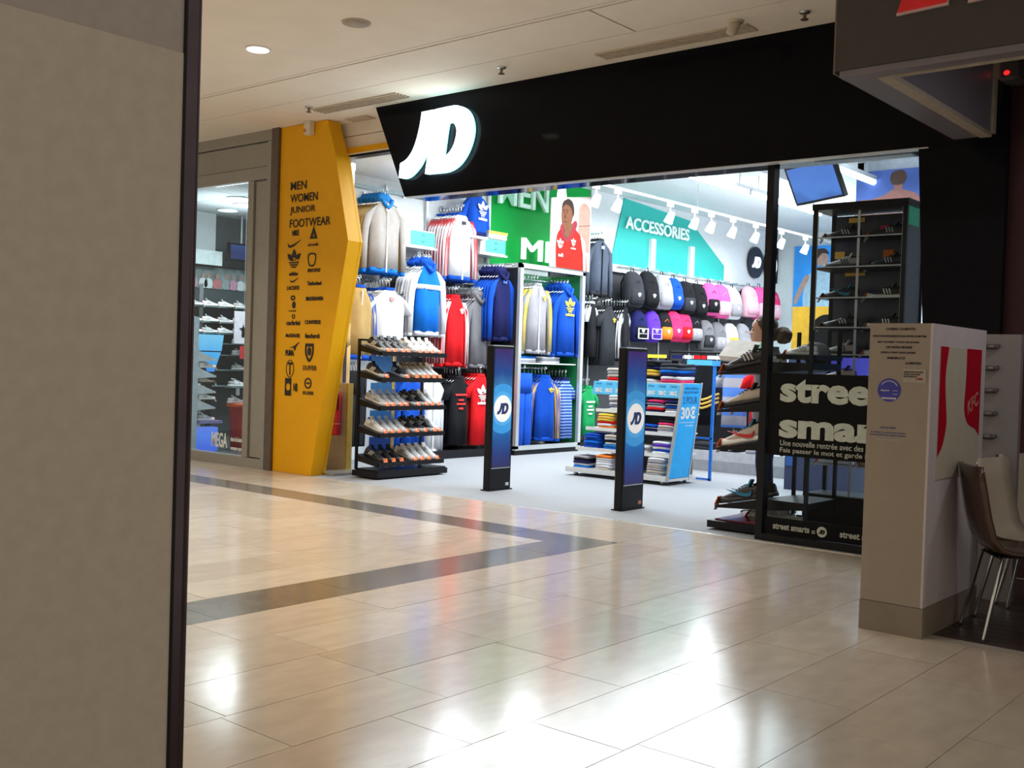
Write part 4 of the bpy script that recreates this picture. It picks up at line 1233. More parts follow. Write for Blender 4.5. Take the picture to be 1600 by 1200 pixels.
# ------------------------------------------------------------------ shoes. local frame: heel at the origin, toe towards +x, sole on z=0
def shoe_parts(t, upper, sole, stripe=None, tongue=None, tagc=True, L=0.33, high=0.0, mark='bars'):
    def ring(x, hw, z0, z1, n=12, flat=0.0):
        o = []
        for i in range(n):
            a = math.pi * i / (n - 1)
            o.append((x, hw * math.cos(a), z0 + (z1 - z0) * max(0, math.sin(a)) ** 0.75))
        return o
    k = 1.0
    K0 = L / 0.33
    # sole follows the outline of a foot
    out = smooth_poly([(-.005, 0), (.0, .033), (.05, .041), (.12, .036), (.20, .050), (.27, .050), (.315, .028), (.332, 0), (.318, -.030), (.27, -.046), (.20, -.046), (.12, -.038), (.05, -.041), (.0, -.033)], (), 2)
    m = MB()
    m.loft([[(x * k, y * k * .96, 0) for x, y in out], [(x * k, y * k, .012) for x, y in out], [(x * k, y * k * .97, .030 + (0.012 if x > .29 else 0)) for x, y in out]])
    m.build('sole', sole, t, True, world=False)
    u = MB()
    secs = [(.003, .026, .028, .085 + high), (.03, .037, .028, .098 + high), (.075, .039, .028, .088 + high), (.115, .037, .028, .098), (.155, .039, .028, .090), (.20, .045, .028, .072), (.25, .046, .028, .058), (.29, .036, .030, .048), (.318, .016, .034, .040)]
    u.loft([ring(x * k, w_ * k, z0, z0 + (z1 - z0) * k) for x, w_, z0, z1 in secs])
    u.build('upper', upper, t, True, world=False)
    tg = MB()
    tg.boxr((.085 * k, 0, .108 + high * .5), (.012, .05, .055), (0, R(-35), 0))
    for i in range(4):
        tg.boxr(((.125 + .02 * i) * k, 0, .101 - .008 * i), (.007, .052, .006), (0, R(22), 0))
    tg.build('laces', tongue or sole, t, world=False)
    MB().ell((.045 * k, 0, .098 * k + high), (.038, .026, .006), 10, 4).build('opening', c_black, t, True, world=False)
    if stripe:
        s = MB()
        for sd in (-1, 1):
            if mark == 'bars':
                for i in range(3):
                    x = (.105 + i * .026) * k
                    s.boxr((x, sd * .0405 * k, .058), (.010, .006, .055), (R(sd * 22), R(28), 0))
            else:
                pts = [(p[0] * .19 * k + .16 * k, sd * .046 * k, p[1] * .19 + .062) for p in SWOOSH]
                n = len(pts)
                s.add(pts + [(x, y + sd * -.012, z) for x, y, z in pts], [tuple(range(n)), tuple(range(2 * n - 1, n - 1, -1))] + [(i, (i + 1) % n, n + (i + 1) % n, n + i) for i in range(n)])
        s.build('side_mark', stripe, t, world=False)
    if tagc:
        g = MB()
        g.boxr((.335 * k, 0.012, .022), (.005, .060, .065), (0, R(-35), 0))
        tgp = g.build('price_tag', tag_orange, t, world=False)
        MB().boxr((.355 * k, 0.012, -.018), (.004, .045, .045), (0, R(-35), 0)).build('tag_foot', tag_white, tgp, world=False)
    for ch in list(t.children):
        ch.data.transform(Matrix.Scale(K0, 4))
        for g in list(ch.children):
            g.data.transform(Matrix.Scale(K0, 4))

s_white = M('shoe_white', (0.86, 0.85, 0.84), 0.5, var=0.02)
s_grey = M('shoe_grey', (0.45, 0.44, 0.44), 0.6)
s_black = M('shoe_black', (0.02, 0.02, 0.023), 0.5)
s_tan = M('shoe_tan', (0.45, 0.30, 0.14), 0.6)
s_cream = M('shoe_cream', (0.50, 0.44, 0.38), 0.6)
s_teal = M('shoe_teal', (0.02, 0.20, 0.36), 0.6)
s_red = M('shoe_red', (0.6, 0.02, 0.03), 0.5)
PROTO = {}
def shoe(kind, label, loc, rot, group=None, L=0.33):
    key = (kind, L)
    if key not in PROTO:
        t = thing('sports_shoe', label, 'shoe', (0, 0, 0), 0, group)
        a = dict(white=(s_white, s_white, s_grey, s_white), black=(s_black, s_white, s_white, s_black), grey=(s_grey, s_white, s_white, s_white), brown=(s_white, s_tan, s_grey, s_tan),
                 allblack=(s_black, s_black, s_grey, s_black), cream=(s_cream, s_black, None, s_black), tick=(s_cream, s_white, s_red, s_teal), tealblack=(s_black, s_black, s_teal, s_teal), stripe=(s_grey, s_black, s_black, s_white))[kind]
        shoe_parts(t, a[0], a[1], a[2], a[3], L=L, mark='tick' if kind in ('tick', 'tealblack') else 'bars', tagc=kind != 'stripe', high=0.02 if kind == 'tick' else 0)
        PROTO[key] = t
        t.location = loc
        t.rotation_euler = rot
        return t
    o = dup(PROTO[key], loc, rot, label)
    if group:
        o['group'] = group
    elif 'group' in o:
        del o['group']
    return o

# ------------------------------------------------------------------ black shoe stand beside the entrance
ss = thing('shoe_stand', 'black five shelf shoe stand beside the yellow column', 'shoe stand', (-9.86, 1.0, 0))
MB().box(-10.10, -9.64, 0.38, 1.62, 0.02, 0.09).build('base', black, ss)
MB().box(-10.08, -9.64, 0.42, 1.58, 0.09, 0.11).build('base_top', black, ss)
for x, y in ((-10.05, 0.40), (-10.05, 1.52), (-9.99, 0.95)):
    MB().box(x - .015, x + .015, y - .015, y + .015, 0.1, 1.72 if y != .95 else 1.55).build('post', black if y != .95 else chrome, ss)
MB().box(-10.065, -10.035, 0.40, 1.52, 1.70, 1.725).build('top_bar', black, ss)
SHELF_Z = (1.555, 1.235, 0.885, 0.55, 0.19)
for i, z in enumerate(SHELF_Z):
    m = MB().prism([(-10.06, z + .075), (-9.64, z - .03), (-9.64, z + .01), (-10.06, z + .10)], 'Y', 0.40, 1.55)
    m.build('shelf', black, ss)
    MB().box(-9.655, -9.638, 0.40, 1.55, z - .035, z + .02).build('shelf_lip', black, ss)
    for y in (0.40, 1.545):
        MB().prism([(-10.06, z + .02), (-9.66, z - .035), (-9.66, z + .0), (-10.06, z + .10)], 'Y', y - .004, y + .004).build('shelf_bracket', black, ss)
pic = screen('stand_pictures', [(0.0, (0.01, 0.01, 0.06)), (0.35, (0.015, 0.06, 0.28)), (0.6, (0.04, 0.22, 0.55)), (0.8, (0.10, 0.30, 0.65)), (1.0, (0.02, 0.05, 0.2))], scale=0.55, offset=0.02, strength=0.45)
for i, z in enumerate((1.30, 0.965, 0.62, 0.29)):
    p = MB().box(-9.935, -9.925, 0.50, 0.86, z + .02, z + .215)
    p.build('picture_panel', pic, ss)
spec = [
    (('black', 4, 'dark trainer', 'top'), ('white', 4, 'white trainer', 'top')),
    (('black', 2, 'black trainer', 'second'), ('brown', 5, 'white trainer with tan sole', 'second')),
    (('grey', 4, 'pale grey trainer', 'third'), ('black', 2, 'black trainer', 'third')),
    (('white', 4, 'white trainer', 'fourth'), ('black', 3, 'black and white trainer', 'fourth')),
    (('allblack', 3, 'black trainer', 'bottom'), ('white', 4, 'white trainer', 'bottom')),
]
NTH = ('first', 'second', 'third', 'fourth', 'fifth', 'sixth', 'seventh', 'eighth')
for (a, b), z in zip(spec, SHELF_Z):
    for (kind, n, what, lev), y0, y1, sd in ((a, 0.47, 0.93, 'left'), (b, 0.99, 1.50, 'right')):
        for k in range(n):
            y = y0 + (y1 - y0) * (k + .5) / max(n, 3.4)
            if n == 2 and sd == 'left':
                y = (0.52, 0.88)[k]
            shoe(kind, '%s, %s from left, %s half of %s shelf, entrance stand' % (what, NTH[k], sd, lev), (-10.03, y, z + .096), (0, R(14), R(random.uniform(-3, 3))), 'shoes on the %s shelf of the entrance stand' % lev, L=0.36)
for k, y in enumerate((1.32, 1.44)):
    shoe('white', 'white trainer, %s from the right end of third shelf, entrance stand' % ('second', 'first')[k], (-10.03, y, SHELF_Z[2] + .096), (0, R(14), 0), 'shoes on the third shelf of the entrance stand', L=0.36)
shoe('white', 'single white trainer at right end of fourth shelf, entrance stand', (-10.03, 1.47, SHELF_Z[3] + .096), (0, R(14), 0), None, L=0.36)

# fire extinguisher cabinet and door edge beside the yellow column
t = thing('fire_extinguisher', 'red fire extinguisher on the wall beside the yellow column foot', 'extinguisher', (-10.72, 0.62, 0.5))
ext = M('extinguisher_red', (0.50, 0.008, 0.025), 0.35)
MB().loft([[(-10.72 + r * math.cos(a), 0.62 + r * math.sin(a), z) for a in [2 * math.pi * i / 14 for i in range(14)]] for r, z in ((.06, .47), (.075, .49), (.075, .98), (.05, 1.04), (.025, 1.06))]).build('cylinder', ext, t, True)
MB().cyl((-10.72, .62, 1.06), (-10.72, .62, 1.10), .02, .02, 8).box(-10.74, -10.66, .61, .63, 1.09, 1.11).build('valve', black, t)
MB().cyl((-10.72, .62, .62), (-10.72, .62, .625), .077, .077, 14).build('band', tag_white, t)
MB().tube([(-10.68, .60, 1.08), (-10.63, .58, 1.0), (-10.63, .58, .8)], .012, 6).build('hose', black, t, True)
en = thing('entrance_jamb', 'grey door frame edge behind the yellow column', 'door frame', (-10.9, 0.72, 0))
en['kind'] = 'structure'
MB().box(-11.75, -10.62, 0.72, 0.80, 0.0, 1.15).build('return_panel', M('jamb_grey', (0.40, 0.36, 0.33), 0.4), en)
MB().box(-10.625, -10.595, 0.715, 0.805, 0.0, 1.15).build('jamb_edge', M('jamb_brass', (0.45, 0.30, 0.06), 0.4, 0.3), en)
MB().box(-10.62, -10.25, 0.20, 0.80, 0.0, 0.03).build('jamb_sill', satin, en)
t = thing('tall_lamp', 'narrow white lit tube high beside the yellow column', 'lamp', (-10.6, 0.9, 3.4))
MB().box(-10.86, -10.80, 0.84, 0.90, 3.30, 3.95).build('tube', M('tube_dim', (0.9, 0.9, 0.85), 0.4, emit=0.7), t)
MB().box(-10.865, -10.795, 0.83, 0.91, 3.95, 4.11).build('bracket', satin, t)

# ------------------------------------------------------------------ security totems
def totem(x, y0, y1, label, sticker):
    t = thing('security_gate', label, 'security gate', (x, (y0 + y1) / 2, 0))
    MB().cbox(x - .05, x + .05, y0, y1, 0.0, 1.685, 0.012).build('frame', gloss_black if False else black, t)
    sm = screen('totem_screen', [(0.0, (0.03, 0.02, 0.10)), (0.15, (0.02, 0.05, 0.22)), (0.3, (0.015, 0.13, 0.42)), (0.45, (0.05, 0.33, 0.68)), (0.62, (0.06, 0.30, 0.60)), (0.8, (0.015, 0.07, 0.30)), (1.0, (0.05, 0.02, 0.14))], scale=0.70, offset=-0.22, strength=0.85, noise=0.13)
    s = MB().box(x + .05, x + .0535, y0 + .035, y1 - .035, 0.27, 1.645).build('screen', sm, t)
    s['label'] = 'blue glowing display'
    cy, cz = (y0 + y1) / 2, 0.95
    for k, (r, mt) in enumerate(((.29, M('halo_blue', (0.03, 0.22, 0.50), 0.3, emit=0.5, ecol=(0.05, 0.32, 0.68))), (.20, M('halo_pale', (0.05, 0.3, 0.6), 0.3, emit=0.5, ecol=(0.11, 0.40, 0.72))), (.155, M('disc_white', (0.75, 0.72, 0.68), 0.3, emit=0.55, ecol=(0.86, 0.80, 0.76))))):
        pts = ellipse(0, 0, r, r, 40)
        hw = (y1 - y0) / 2 - .036
        pts = [(max(-hw, min(hw, px)), pz) for px, pz in pts]
        link('disc', outline([pts], mt, 'disc', 0.0006), t, (0.0545 + k * .0012, 0, cz), FACE_RIGHT)
    jd_logo(0.20, M('logo_navy', (0.01, 0.02, 0.10), 0.4, emit=0.25, ecol=(0.03, 0.06, 0.22)), t, (x + .0595, cy, cz), FACE_RIGHT, 0.0012)
    MB().box(x + .05, x + .053, y0 + .03, y1 - .03, 0.255, 0.266).build('screen_rim', satin, t)
    MB().box(x + .05, x + .053, y1 - .10, y1 - .045, 0.05, 0.085).build('sticker', sticker, t)
    MB().box(x - .07, x + .065, y0 - .01, y1 + .01, 0, 0.012).build('foot_plate', black, t)
totem(-8.15, 0.69, 1.08, 'left black security gate with glowing blue display and white disc', M('sticker_silver', (0.6, 0.6, 0.6), 0.4))
totem(-6.23, 0.56, 0.97, 'right black security gate with glowing blue display and white disc', M('sticker_rust', (0.6, 0.2, 0.12), 0.5))

# ------------------------------------------------------------------ tiered cart of folded shirts with blue price boards
cart = thing('shirt_cart', 'white tiered cart of folded shirts with blue price boards', 'cart', (-7.9, 3.3, 0))
wmetal = M('cart_white', (0.74, 0.75, 0.74), 0.35, var=0.02)
priceb = M('price_blue', (0.0, 0.36, 0.80), 0.4, emit=0.12, ecol=(0.0, 0.40, 0.9))
pricel = M('price_sky', (0.10, 0.50, 0.82), 0.4, emit=0.10)
TIER = [(0.09, 2.97), (0.36, 3.05), (0.63, 3.13), (0.88, 3.21)]
TL = (-8.72, -8.62, -8.52, -8.42)
for k, (z, yf) in enumerate(TIER):
    MB().box(TL[k], -7.13, yf, 3.62 + k * .03, z, z + .02).build('shelf', wmetal, cart)
    MB().box(TL[k], -7.13, yf - .012, yf, z - .015, z + .03).build('shelf_lip', wmetal, cart)
MB().box(-8.45, -7.14, 3.29, 3.74, 1.27, 1.29).build('top', wmetal, cart)
MB().box(-8.36, -7.14, 3.57, 3.60, 0.1, 1.27).build('centre_panel', M('cart_panel', (0.10, 0.11, 0.13), 0.6), cart)
side = [(2.66, 0.06), (3.86, 0.06), (3.74, 1.29), (3.04, 1.29)]
MB().prism([(2.92, .05), (2.96, .05), (3.27, 1.30), (3.23, 1.30)], 'X', -7.13, -7.105).build('side_post', satin, cart)
MB().prism([(2.965, .09), (3.46, .09), (3.72, 1.285), (3.275, 1.285)], 'X', -7.128, -7.12).build('side_board', priceb, cart)
MB().prism([(3.46, .05), (3.49, .05), (3.75, 1.30), (3.72, 1.30)], 'X', -7.13, -7.115).build('side_post', satin, cart)
MB().prism([(3.56, .05), (3.61, .05), (3.61, 1.30), (3.56, 1.30)], 'X', -8.40, -8.375).build('side_post', satin, cart)
MB().box(-8.72, -7.12, 2.96, 3.66, 0.05, 0.085).build('base_frame', wmetal, cart)
for x in (-8.60, -7.24):
    for y in (3.04, 3.58):
        c = MB().cyl((x - .015, y, 0.032), (x + .015, y, 0.032), 0.032, 0.032, 12)
        c.box(x - .022, x + .022, y - .012, y + .012, 0.03, 0.055)
        c.build('castor', satin, cart, True)
MB().prism([(-8.52, 1.10), (-7.135, 1.10), (-7.135, 1.275), (-8.49, 1.275)], 'Y', 3.235, 3.245).build('header_board', pricel, cart)
inkn = M('price_navy', (0.01, 0.10, 0.30), 0.6)
for k in range(8):
    cx = -8.41 + k * 0.167
    text('2 POUR', inkn, cart, (cx, 3.232, 1.243), 0.10, 0.018, bold=.02, ext=.001)
    text('30\u20ac', tag_white, cart, (cx, 3.232, 1.158), 0.115, 0.06, bold=.05, ext=.001)
text('OFFRE SPECIALE', inkn, cart, (-7.119, 3.48, 1.225), 0.34, 0.03, FACE_RIGHT, bold=.02, ext=.001)
text('SUR LES TEE SHIRTS', inkn, cart, (-7.119, 3.47, 1.175), 0.36, 0.03, FACE_RIGHT, bold=.02, ext=.001)
text('2 POUR', inkn, cart, (-7.119, 3.45, 1.075), 0.36, 0.095, FACE_RIGHT, bold=.02, ext=.001)
text('30\u20ac', tag_white, cart, (-7.119, 3.41, 0.915), 0.36, 0.165, FACE_RIGHT, bold=.035, ext=.001)
text('sur tous les articles presentes', tag_white, cart, (-7.119, 3.38, 0.79), 0.36, 0.02, FACE_RIGHT, bold=.02, ext=.001)
text('voir conditions', tag_white, cart, (-7.119, 3.44, 0.75), 0.20, 0.02, FACE_RIGHT, bold=.02, ext=.001)

PILES = {  # level: list of (x, colours bottom to top)
    3: [(-8.16, [c_white, c_navy, c_white, c_lgrey, c_white, c_white]), (-7.93, [c_blue, c_white, c_navy, c_lgrey, c_white, c_navy]), (-7.62, [c_navy, c_red, c_white, c_navy, c_rose]), (-7.38, [c_white, c_navy, c_blue, c_navy, c_navy])],
    2: [(-8.24, [c_orange, c_white, c_red, c_yellow, c_gold, c_yellow]), (-7.97, [c_yellow, c_black, c_gold, c_black, c_yellow, c_black]), (-7.64, [c_navy, c_navy, c_blue]), (-7.42, [c_white, c_lgrey, c_cream, c_rose, c_black])],
    1: [(-8.36, [c_blue, c_blue, c_sky, c_blue, c_blue, c_blue]), (-8.08, [c_sky, c_teal, c_white, c_black, c_white, c_cream]), (-7.70, [c_white, c_lgrey, c_white]), (-7.44, [c_white, c_blue, c_white, c_purple, c_white])],
    0: [(-8.42, [c_sky, c_white, c_navy, c_black, c_lgrey]), (-8.12, [c_cream, c_white, c_white, c_white, c_white, c_orange]), (-7.86, [c_sky, c_blue, c_navy]), (-7.46, [c_lgrey, c_cream, c_lgrey, c_cream, c_white, c_lgrey, c_white])],
}
ORD = ['lowest', 'second', 'third', 'fourth', 'fifth', 'sixth', 'seventh']
LEV = ['bottom', 'second', 'third', 'top']
CN = {c_white: 'white', c_navy: 'navy', c_lgrey: 'pale grey', c_blue: 'blue', c_red: 'red', c_rose: 'rose', c_orange: 'orange', c_yellow: 'yellow', c_gold: 'golden', c_black: 'black', c_cream: 'cream', c_sky: 'sky blue', c_teal: 'teal', c_purple: 'purple', c_char: 'charcoal', c_grey: 'grey', c_denim: 'denim blue'}
PN = ['leftmost', 'second', 'third', 'rightmost']
for lv, piles in PILES.items():
    z0, yf = TIER[lv]
    for p, (x, cols) in enumerate(piles):
        x = -7.30 + (x + 7.42) * (1.12 + .03 * (3 - lv))
        z = z0 + .021
        for k, c in enumerate(cols):
            h = 0.031
            folded('folded_shirt', '%s folded shirt, %s in the %s pile on the %s cart shelf' % (CN[c], ORD[k], PN[p], LEV[lv]), (x + random.uniform(-.008, .008), yf + .19 + random.uniform(-.012, .012), z), c, .25, .34, h, random.uniform(-4, 4), 'folded shirts on the cart', edge=c_white if k % 2 and c is c_navy else None)
            z += h + .001
for p, (x, y, cols, nm) in enumerate(((-8.20, 3.52, [c_red, c_cream, c_lgrey, c_cream], 'leftmost'), (-7.72, 3.52, [c_white, c_black, c_gold, c_yellow, c_navy, c_black, c_char], 'middle'), (-7.36, 3.52, [c_rose, c_white, c_navy, c_sky, c_denim, c_char], 'rightmost'))):
    z = 1.291
    for k, c in enumerate(cols):
        h = 0.040
        folded('folded_shirt', '%s folded top, %s in the %s pile on the top of the cart' % (CN[c], ORD[k], nm), (x + random.uniform(-.01, .01), y, z), c, .32, .44, h, random.uniform(-6, 6), 'folded tops on the cart top')
        z += h + .001

# ------------------------------------------------------------------ gondola table behind the cart
gd = thing('display_table', 'black display table edged with a colourful printed strip behind the cart', 'table', (-9.0, 6.6, 0))
MB().box(-9.75, -8.1, 6.45, 7.05, 1.64, 1.68).build('top', black, gd)
for k, (a, b, c) in enumerate(((-9.75, -9.35, c_yellow), (-9.35, -9.05, c_navy), (-9.05, -8.85, c_white), (-8.85, -8.6, c_red), (-8.6, -8.1, c_white))):
    MB().box(a, b, 6.435, 6.45, 1.635, 1.69).build('edge_strip', c, gd)
for x in (-9.7, -8.15):
    for y in (6.5, 7.0):
        MB().box(x - .02, x + .02, y - .02, y + .02, 0, 1.64).build('leg', black, gd)
MB().box(-9.72, -8.13, 6.75, 6.78, 0.1, 1.6).build('centre_panel', black, gd)

# ------------------------------------------------------------------ blue easel frame
ez = thing('blue_easel', 'tall bright blue easel frame standing right of the cart', 'easel', (-7.3, 4.0, 0))
blu = M('easel_blue', (0.015, 0.20, 0.75), 0.4)
MB().boxr((-7.10, 4.0, 0.79), (0.035, 0.03, 1.58), (0, R(0.8), 0)).build('post', blu, ez)
MB().boxr((-7.46, 4.0, 0.79), (0.035, 0.03, 1.58), (0, R(1.0), 0)).build('post', blu, ez)
for z in (0.02, 0.56, 1.555):
    MB().box(-7.48, -7.09, 3.985, 4.015, z - .012, z + .012).build('crossbar', blu, ez)
MB().boxr((-7.07, 4.0, 1.56), (0.10, 0.05, 0.07)).build('corner_clamp', M('clamp_sky', (0.06, 0.35, 0.85), 0.4), ez)
MB().box(-7.5, -7.12, 3.975, 3.985, 1.53, 1.60).build('header_strip', pricel, ez)

# ------------------------------------------------------------------ hanging rail of team shirts
rl = thing('garment_rail', 'black garment rail of team shirts behind the blue easel', 'rail', (-7.5, 5.3, 0))
MB().cyl((-8.6, 5.3, 1.72), (-6.7, 5.3, 1.72), .015, .015, 8).build('rod', black, rl, True)
for x in (-8.58, -6.72):
    MB().box(x - .018, x + .018, 5.28, 5.32, 0.30, 1.74).build('upright', black, rl)
MB().box(-9.2, -6.55, 5.18, 5.75, 0.0, 0.16).build('plinth', M('plinth_grey', (0.26, 0.26, 0.28), 0.35), rl)
MB().box(-9.2, -6.55, 5.20, 5.75, 0.16, 0.30).build('plinth_step', M('plinth_pale', (0.42, 0.42, 0.44), 0.3), rl)
for nm, lab, x, kw in (
        ('team_shirt', 'black team shirt with gold chest waves on the garment rail', -7.92, dict(body=c_black, style='tee', print_=None)),
        ('team_shirt', 'blue and grey hooped rugby shirt on the garment rail', -7.44, dict(body=c_rugby, trim=c_lgrey, style='tee')),
        ('team_shirt', 'red team shirt with white lettering on the garment rail', -7.00, dict(body=c_red, style='tee', print_='lines', pmat=p_white)),
        ('team_shirt', 'white team shirt at the right of the garment rail', -6.80, dict(body=c_white, style='tee'))):
    g = garment(nm, lab, 'shirt', 'team shirts on the garment rail', (x, 5.22 if 'white team' not in lab else 5.36, 1.70), -62 + random.uniform(0, 10), W=0.21, L=1.10, hmat=black, **kw)
    if 'gold' in lab:
        for k in range(3):
            MB().tube([(0.07, -.2 + i * .08, -.62 - k * .06 - .05 * math.sin(i * .9)) for i in range(6)], .018, 5).build('chest_wave', c_gold, g, True, world=False)
for x, c, nm in ((-8.35, c_char, 'charcoal'), (-8.2, c_black, 'black'), (-8.05, c_navy, 'navy')):
    garment('team_shirt', '%s team shirt at the left end of the garment rail' % nm, 'shirt', 'team shirts on the garment rail', (x, 5.3, 1.70), -12, body=c, style='tee', W=0.24, L=1.06, hmat=black)
for k, (x, c) in enumerate(((-8.0, c_char), (-7.55, c_black), (-7.1, c_lgrey))):
    for j in range(2):
        folded('folded_shirt', '%s folded shirt, %s on the grey plinth under the garment rail' % (CN[c], ('lower', 'upper')[j]), (x, 5.40, 0.301 + j * .05), c, .34, .36, .048, 0, 'folded shirts on the grey plinth')

# ------------------------------------------------------------------ backpacks
def backpack(label, loc, col, rz=0, accent=None, mark=None, s=1.0, grp=None, square=False):
    t = thing('backpack', label, 'backpack', loc, R(rz), grp)
    def ring(z, hx, hy, dx=0):
        o = []
        for i in range(16):
            a = 2 * math.pi * i / 16
            c_, s_ = math.cos(a), math.sin(a)
            o.append(((dx + hx * math.copysign(abs(c_) ** .6, c_)) * s, hy * s * math.copysign(abs(s_) ** .6, s_), z * s))
        return o
    MB().loft([ring(-.66, .08, .16), ring(-.63, .115, .20), ring(-.45, .135, .215, .02), ring(-.25, .12, .205, .01), ring(-.10, .09, .17, -.01), ring(-.03, .05, .11, -.03), ring(-.01, .02, .06, -.03)]).build('bag_body', col, t, True, world=False)
    MB().loft([ring(-.60, .05, .15, .11), ring(-.50, .06, .165, .125), ring(-.36, .05, .155, .12), ring(-.32, .02, .12, .10)]).build('front_pocket', accent or col, t, True, world=False)
    MB().tube([(-.03 * s, -.04 * s, -.02 * s), (-.03 * s, -.03 * s, .05 * s), (-.03 * s, .03 * s, .05 * s), (-.03 * s, .04 * s, -.02 * s)], .010, 6).build('top_loop', c_black, t, True, world=False)
    for y in (-.11, .11):
        MB().tube([(-.10 * s, y * s, -.08 * s), (-.17 * s, y * 1.1 * s, -.22 * s), (-.17 * s, y * 1.1 * s, -.45 * s), (-.09 * s, y * 1.2 * s, -.60 * s)], .018, 6).build('strap', c_black, t, True, world=False)
    MB().tube([(.09 * s, -.15 * s, -.30 * s), (.135 * s, 0, -.17 * s), (.09 * s, .15 * s, -.30 * s)], .006, 5).build('zip', accent or c_char, t, True, world=False)
    if mark:
        link('print', outline(trefoil(0.09), mark, 'print', .003), t, (.185 * s, .0, -.44 * s), FACE_RIGHT)
    if square:
        f = MB()
        for y0, y1, z0, z1 in ((-.14, .14, -.60, -.585), (-.14, .14, -.40, -.385), (-.14, -.125, -.6, -.38), (.125, .14, -.6, -.38), (-.14, .14, -.5, -.49)):
            f.box(.17 * s, .195 * s, y0 * s, y1 * s, z0 * s, z1 * s)
        f.build('piping', mark or p_white, t, world=False)
    return t
G1, G2 = 'backpacks on the upper row', 'backpacks on the lower row'
for y, z, col, acc, s, lab in (
        (8.35, 3.28, c_char, c_char, 1.0, 'charcoal backpack at the left end of the upper row'),
        (8.85, 3.32, c_black, c_black, 1.06, 'large black backpack with pale emblem on the upper row'),
        (9.38, 3.30, c_lgrey, c_lgrey, 1.0, 'pale grey backpack on the upper row'),
        (9.80, 3.27, c_blue, c_blue, .92, 'bright blue backpack on the upper row'),
        (10.25, 3.24, c_black, c_char, .98, 'black backpack with white label right of the blue one'),
        (10.72, 3.22, c_black, c_black, 1.02, 'ribbed black backpack on the upper row'),
        (11.22, 3.28, c_pink, c_black, 1.0, 'pink backpack with black pocket on the upper row'),
        (11.68, 3.28, c_pink, c_lpink, 1.05, 'pink backpack with pale pocket on the upper row'),
        (12.2, 3.25, c_white, c_lgrey, 1.0, 'white backpack at the right end of the upper row'),
        (12.95, 3.34, c_lpink, c_lpink, 1.0, 'pale pink backpack far back on the left wall'),
        (13.45, 3.36, c_pink, c_lpink, 1.08, 'bright pink bag far back on the left wall'),
        (14.0, 3.36, c_rose, c_lpink, 1.08, 'rose pink bag furthest back on the left wall')):
    b = backpack(lab, (-11.34, y, z), col, -12, acc, p_white, s * 1.05, G1)
for y, z, col, acc, s, sq, lab in (
        (8.55, 2.56, c_navy, c_black, .88, True, 'navy backpack with white piped pocket on the lower row'),
        (9.02, 2.58, c_purple, c_purple, .90, True, 'purple backpack with pale piped pocket on the lower row'),
        (9.45, 2.58, c_black, c_orange, .88, False, 'black backpack with orange pocket on the lower row'),
        (9.82, 2.62, c_rose, c_rose, .90, False, 'left red backpack on the lower row'),
        (10.2, 2.62, c_rose, c_red, .90, False, 'right red backpack on the lower row'),
        (10.6, 2.60, c_black, c_lgrey, .88, False, 'black backpack with grey ribs on the lower row'),
        (11.1, 2.50, c_grey, c_char, .92, False, 'grey backpack with a pink charm on the lower row'),
        (11.6, 2.48, c_grey, c_lgrey, .94, False, 'grey backpack at the right of the lower row'),
        (12.15, 2.48, c_white, c_yellow, .9, False, 'white and yellow backpack on the lower row'),
        (12.7, 2.50, c_lgrey, c_lgrey, .92, False, 'pale grey backpack behind the woman')):
    backpack(lab, (-11.34, y, z), col, -12, acc, M('print_lilac', (0.6, 0.5, 0.9), 0.7) if col is c_purple else p_white, s * 1.05, G2, sq)
for z, nm in ((3.36, 'upper'), (2.66, 'lower')):
    t = thing('hook_rail', 'chrome hook rail above the %s backpacks' % nm, 'rail', (-11.6, 10.6, z))
    MB().box(-11.62, -11.60, 8.2, 14.2, z - .015, z + .015).build('bar', chrome, t)
    for k in range(15):
        y = 8.35 + k * .41
        MB().tube([(-11.6, y, z), (-11.34, y, z - .01), (-11.32, y, z + .03)], .008, 5).build('hook', chrome, t, True)

# ------------------------------------------------------------------ black shoe stand at the window post
rs = thing('shoe_stand', 'black shoe stand with slanted shelves beside the window post', 'shoe stand', (-4.7, 0.55, 0))
MB().box(-5.0, -4.02, 0.24, 0.95, 0.02, 0.085).build('base', black, rs)
MB().box(-4.95, -4.1, 0.30, 0.9, 0.085, 0.10).build('base_top', M('base_maroon', (0.10, 0.012, 0.03), 0.2), rs)
for x in (-4.46, -4.06):
    for y in (0.30, 0.90):
        MB().box(x - .015, x + .015, y - .015, y + .015, 0.09, 1.86).build('post', black, rs)
RSZ = (1.44, 1.09, 0.74, 0.20)
for z in RSZ:
    MB().prism([(-4.96, z), (-4.96, z + .02), (-4.42, z + .13), (-4.04, z + .13), (-4.04, z + .07), (-4.45, z + .03)], 'Y', 0.30, 0.90).build('shelf', black, rs)
for z, kinds, labs in zip(RSZ, (('allblack',), ('cream', 'black'), ('tick', 'black'), ('tealblack', 'allblack')),
                          (('black trainer with orange tag on the top shelf',), ('cream and black trainer on the second shelf', 'black trainer behind the cream one on the second shelf'), ('cream trainer with a red tick mark on the third shelf', 'black trainer behind the red tick one on the third shelf'), ('black and blue trainer on the bottom shelf', 'black trainer behind the blue one on the bottom shelf'))):
    for k, (kd, lb) in enumerate(zip(kinds, labs)):
        shoe(kd, lb + ' of the window stand', (-4.50, 0.40 + k * .24, z + .128), (0, R(12), R(182)), None, L=0.46)
shoe('white', 'white trainer on the floor base of the window stand', (-4.42, 0.75, 0.10), (0, 0, R(185)), None, L=0.40)
shoe('white', 'white trainer behind the glass on the base of the window stand', (-4.14, 0.45, 0.10), (0, 0, R(200)), None, L=0.34)
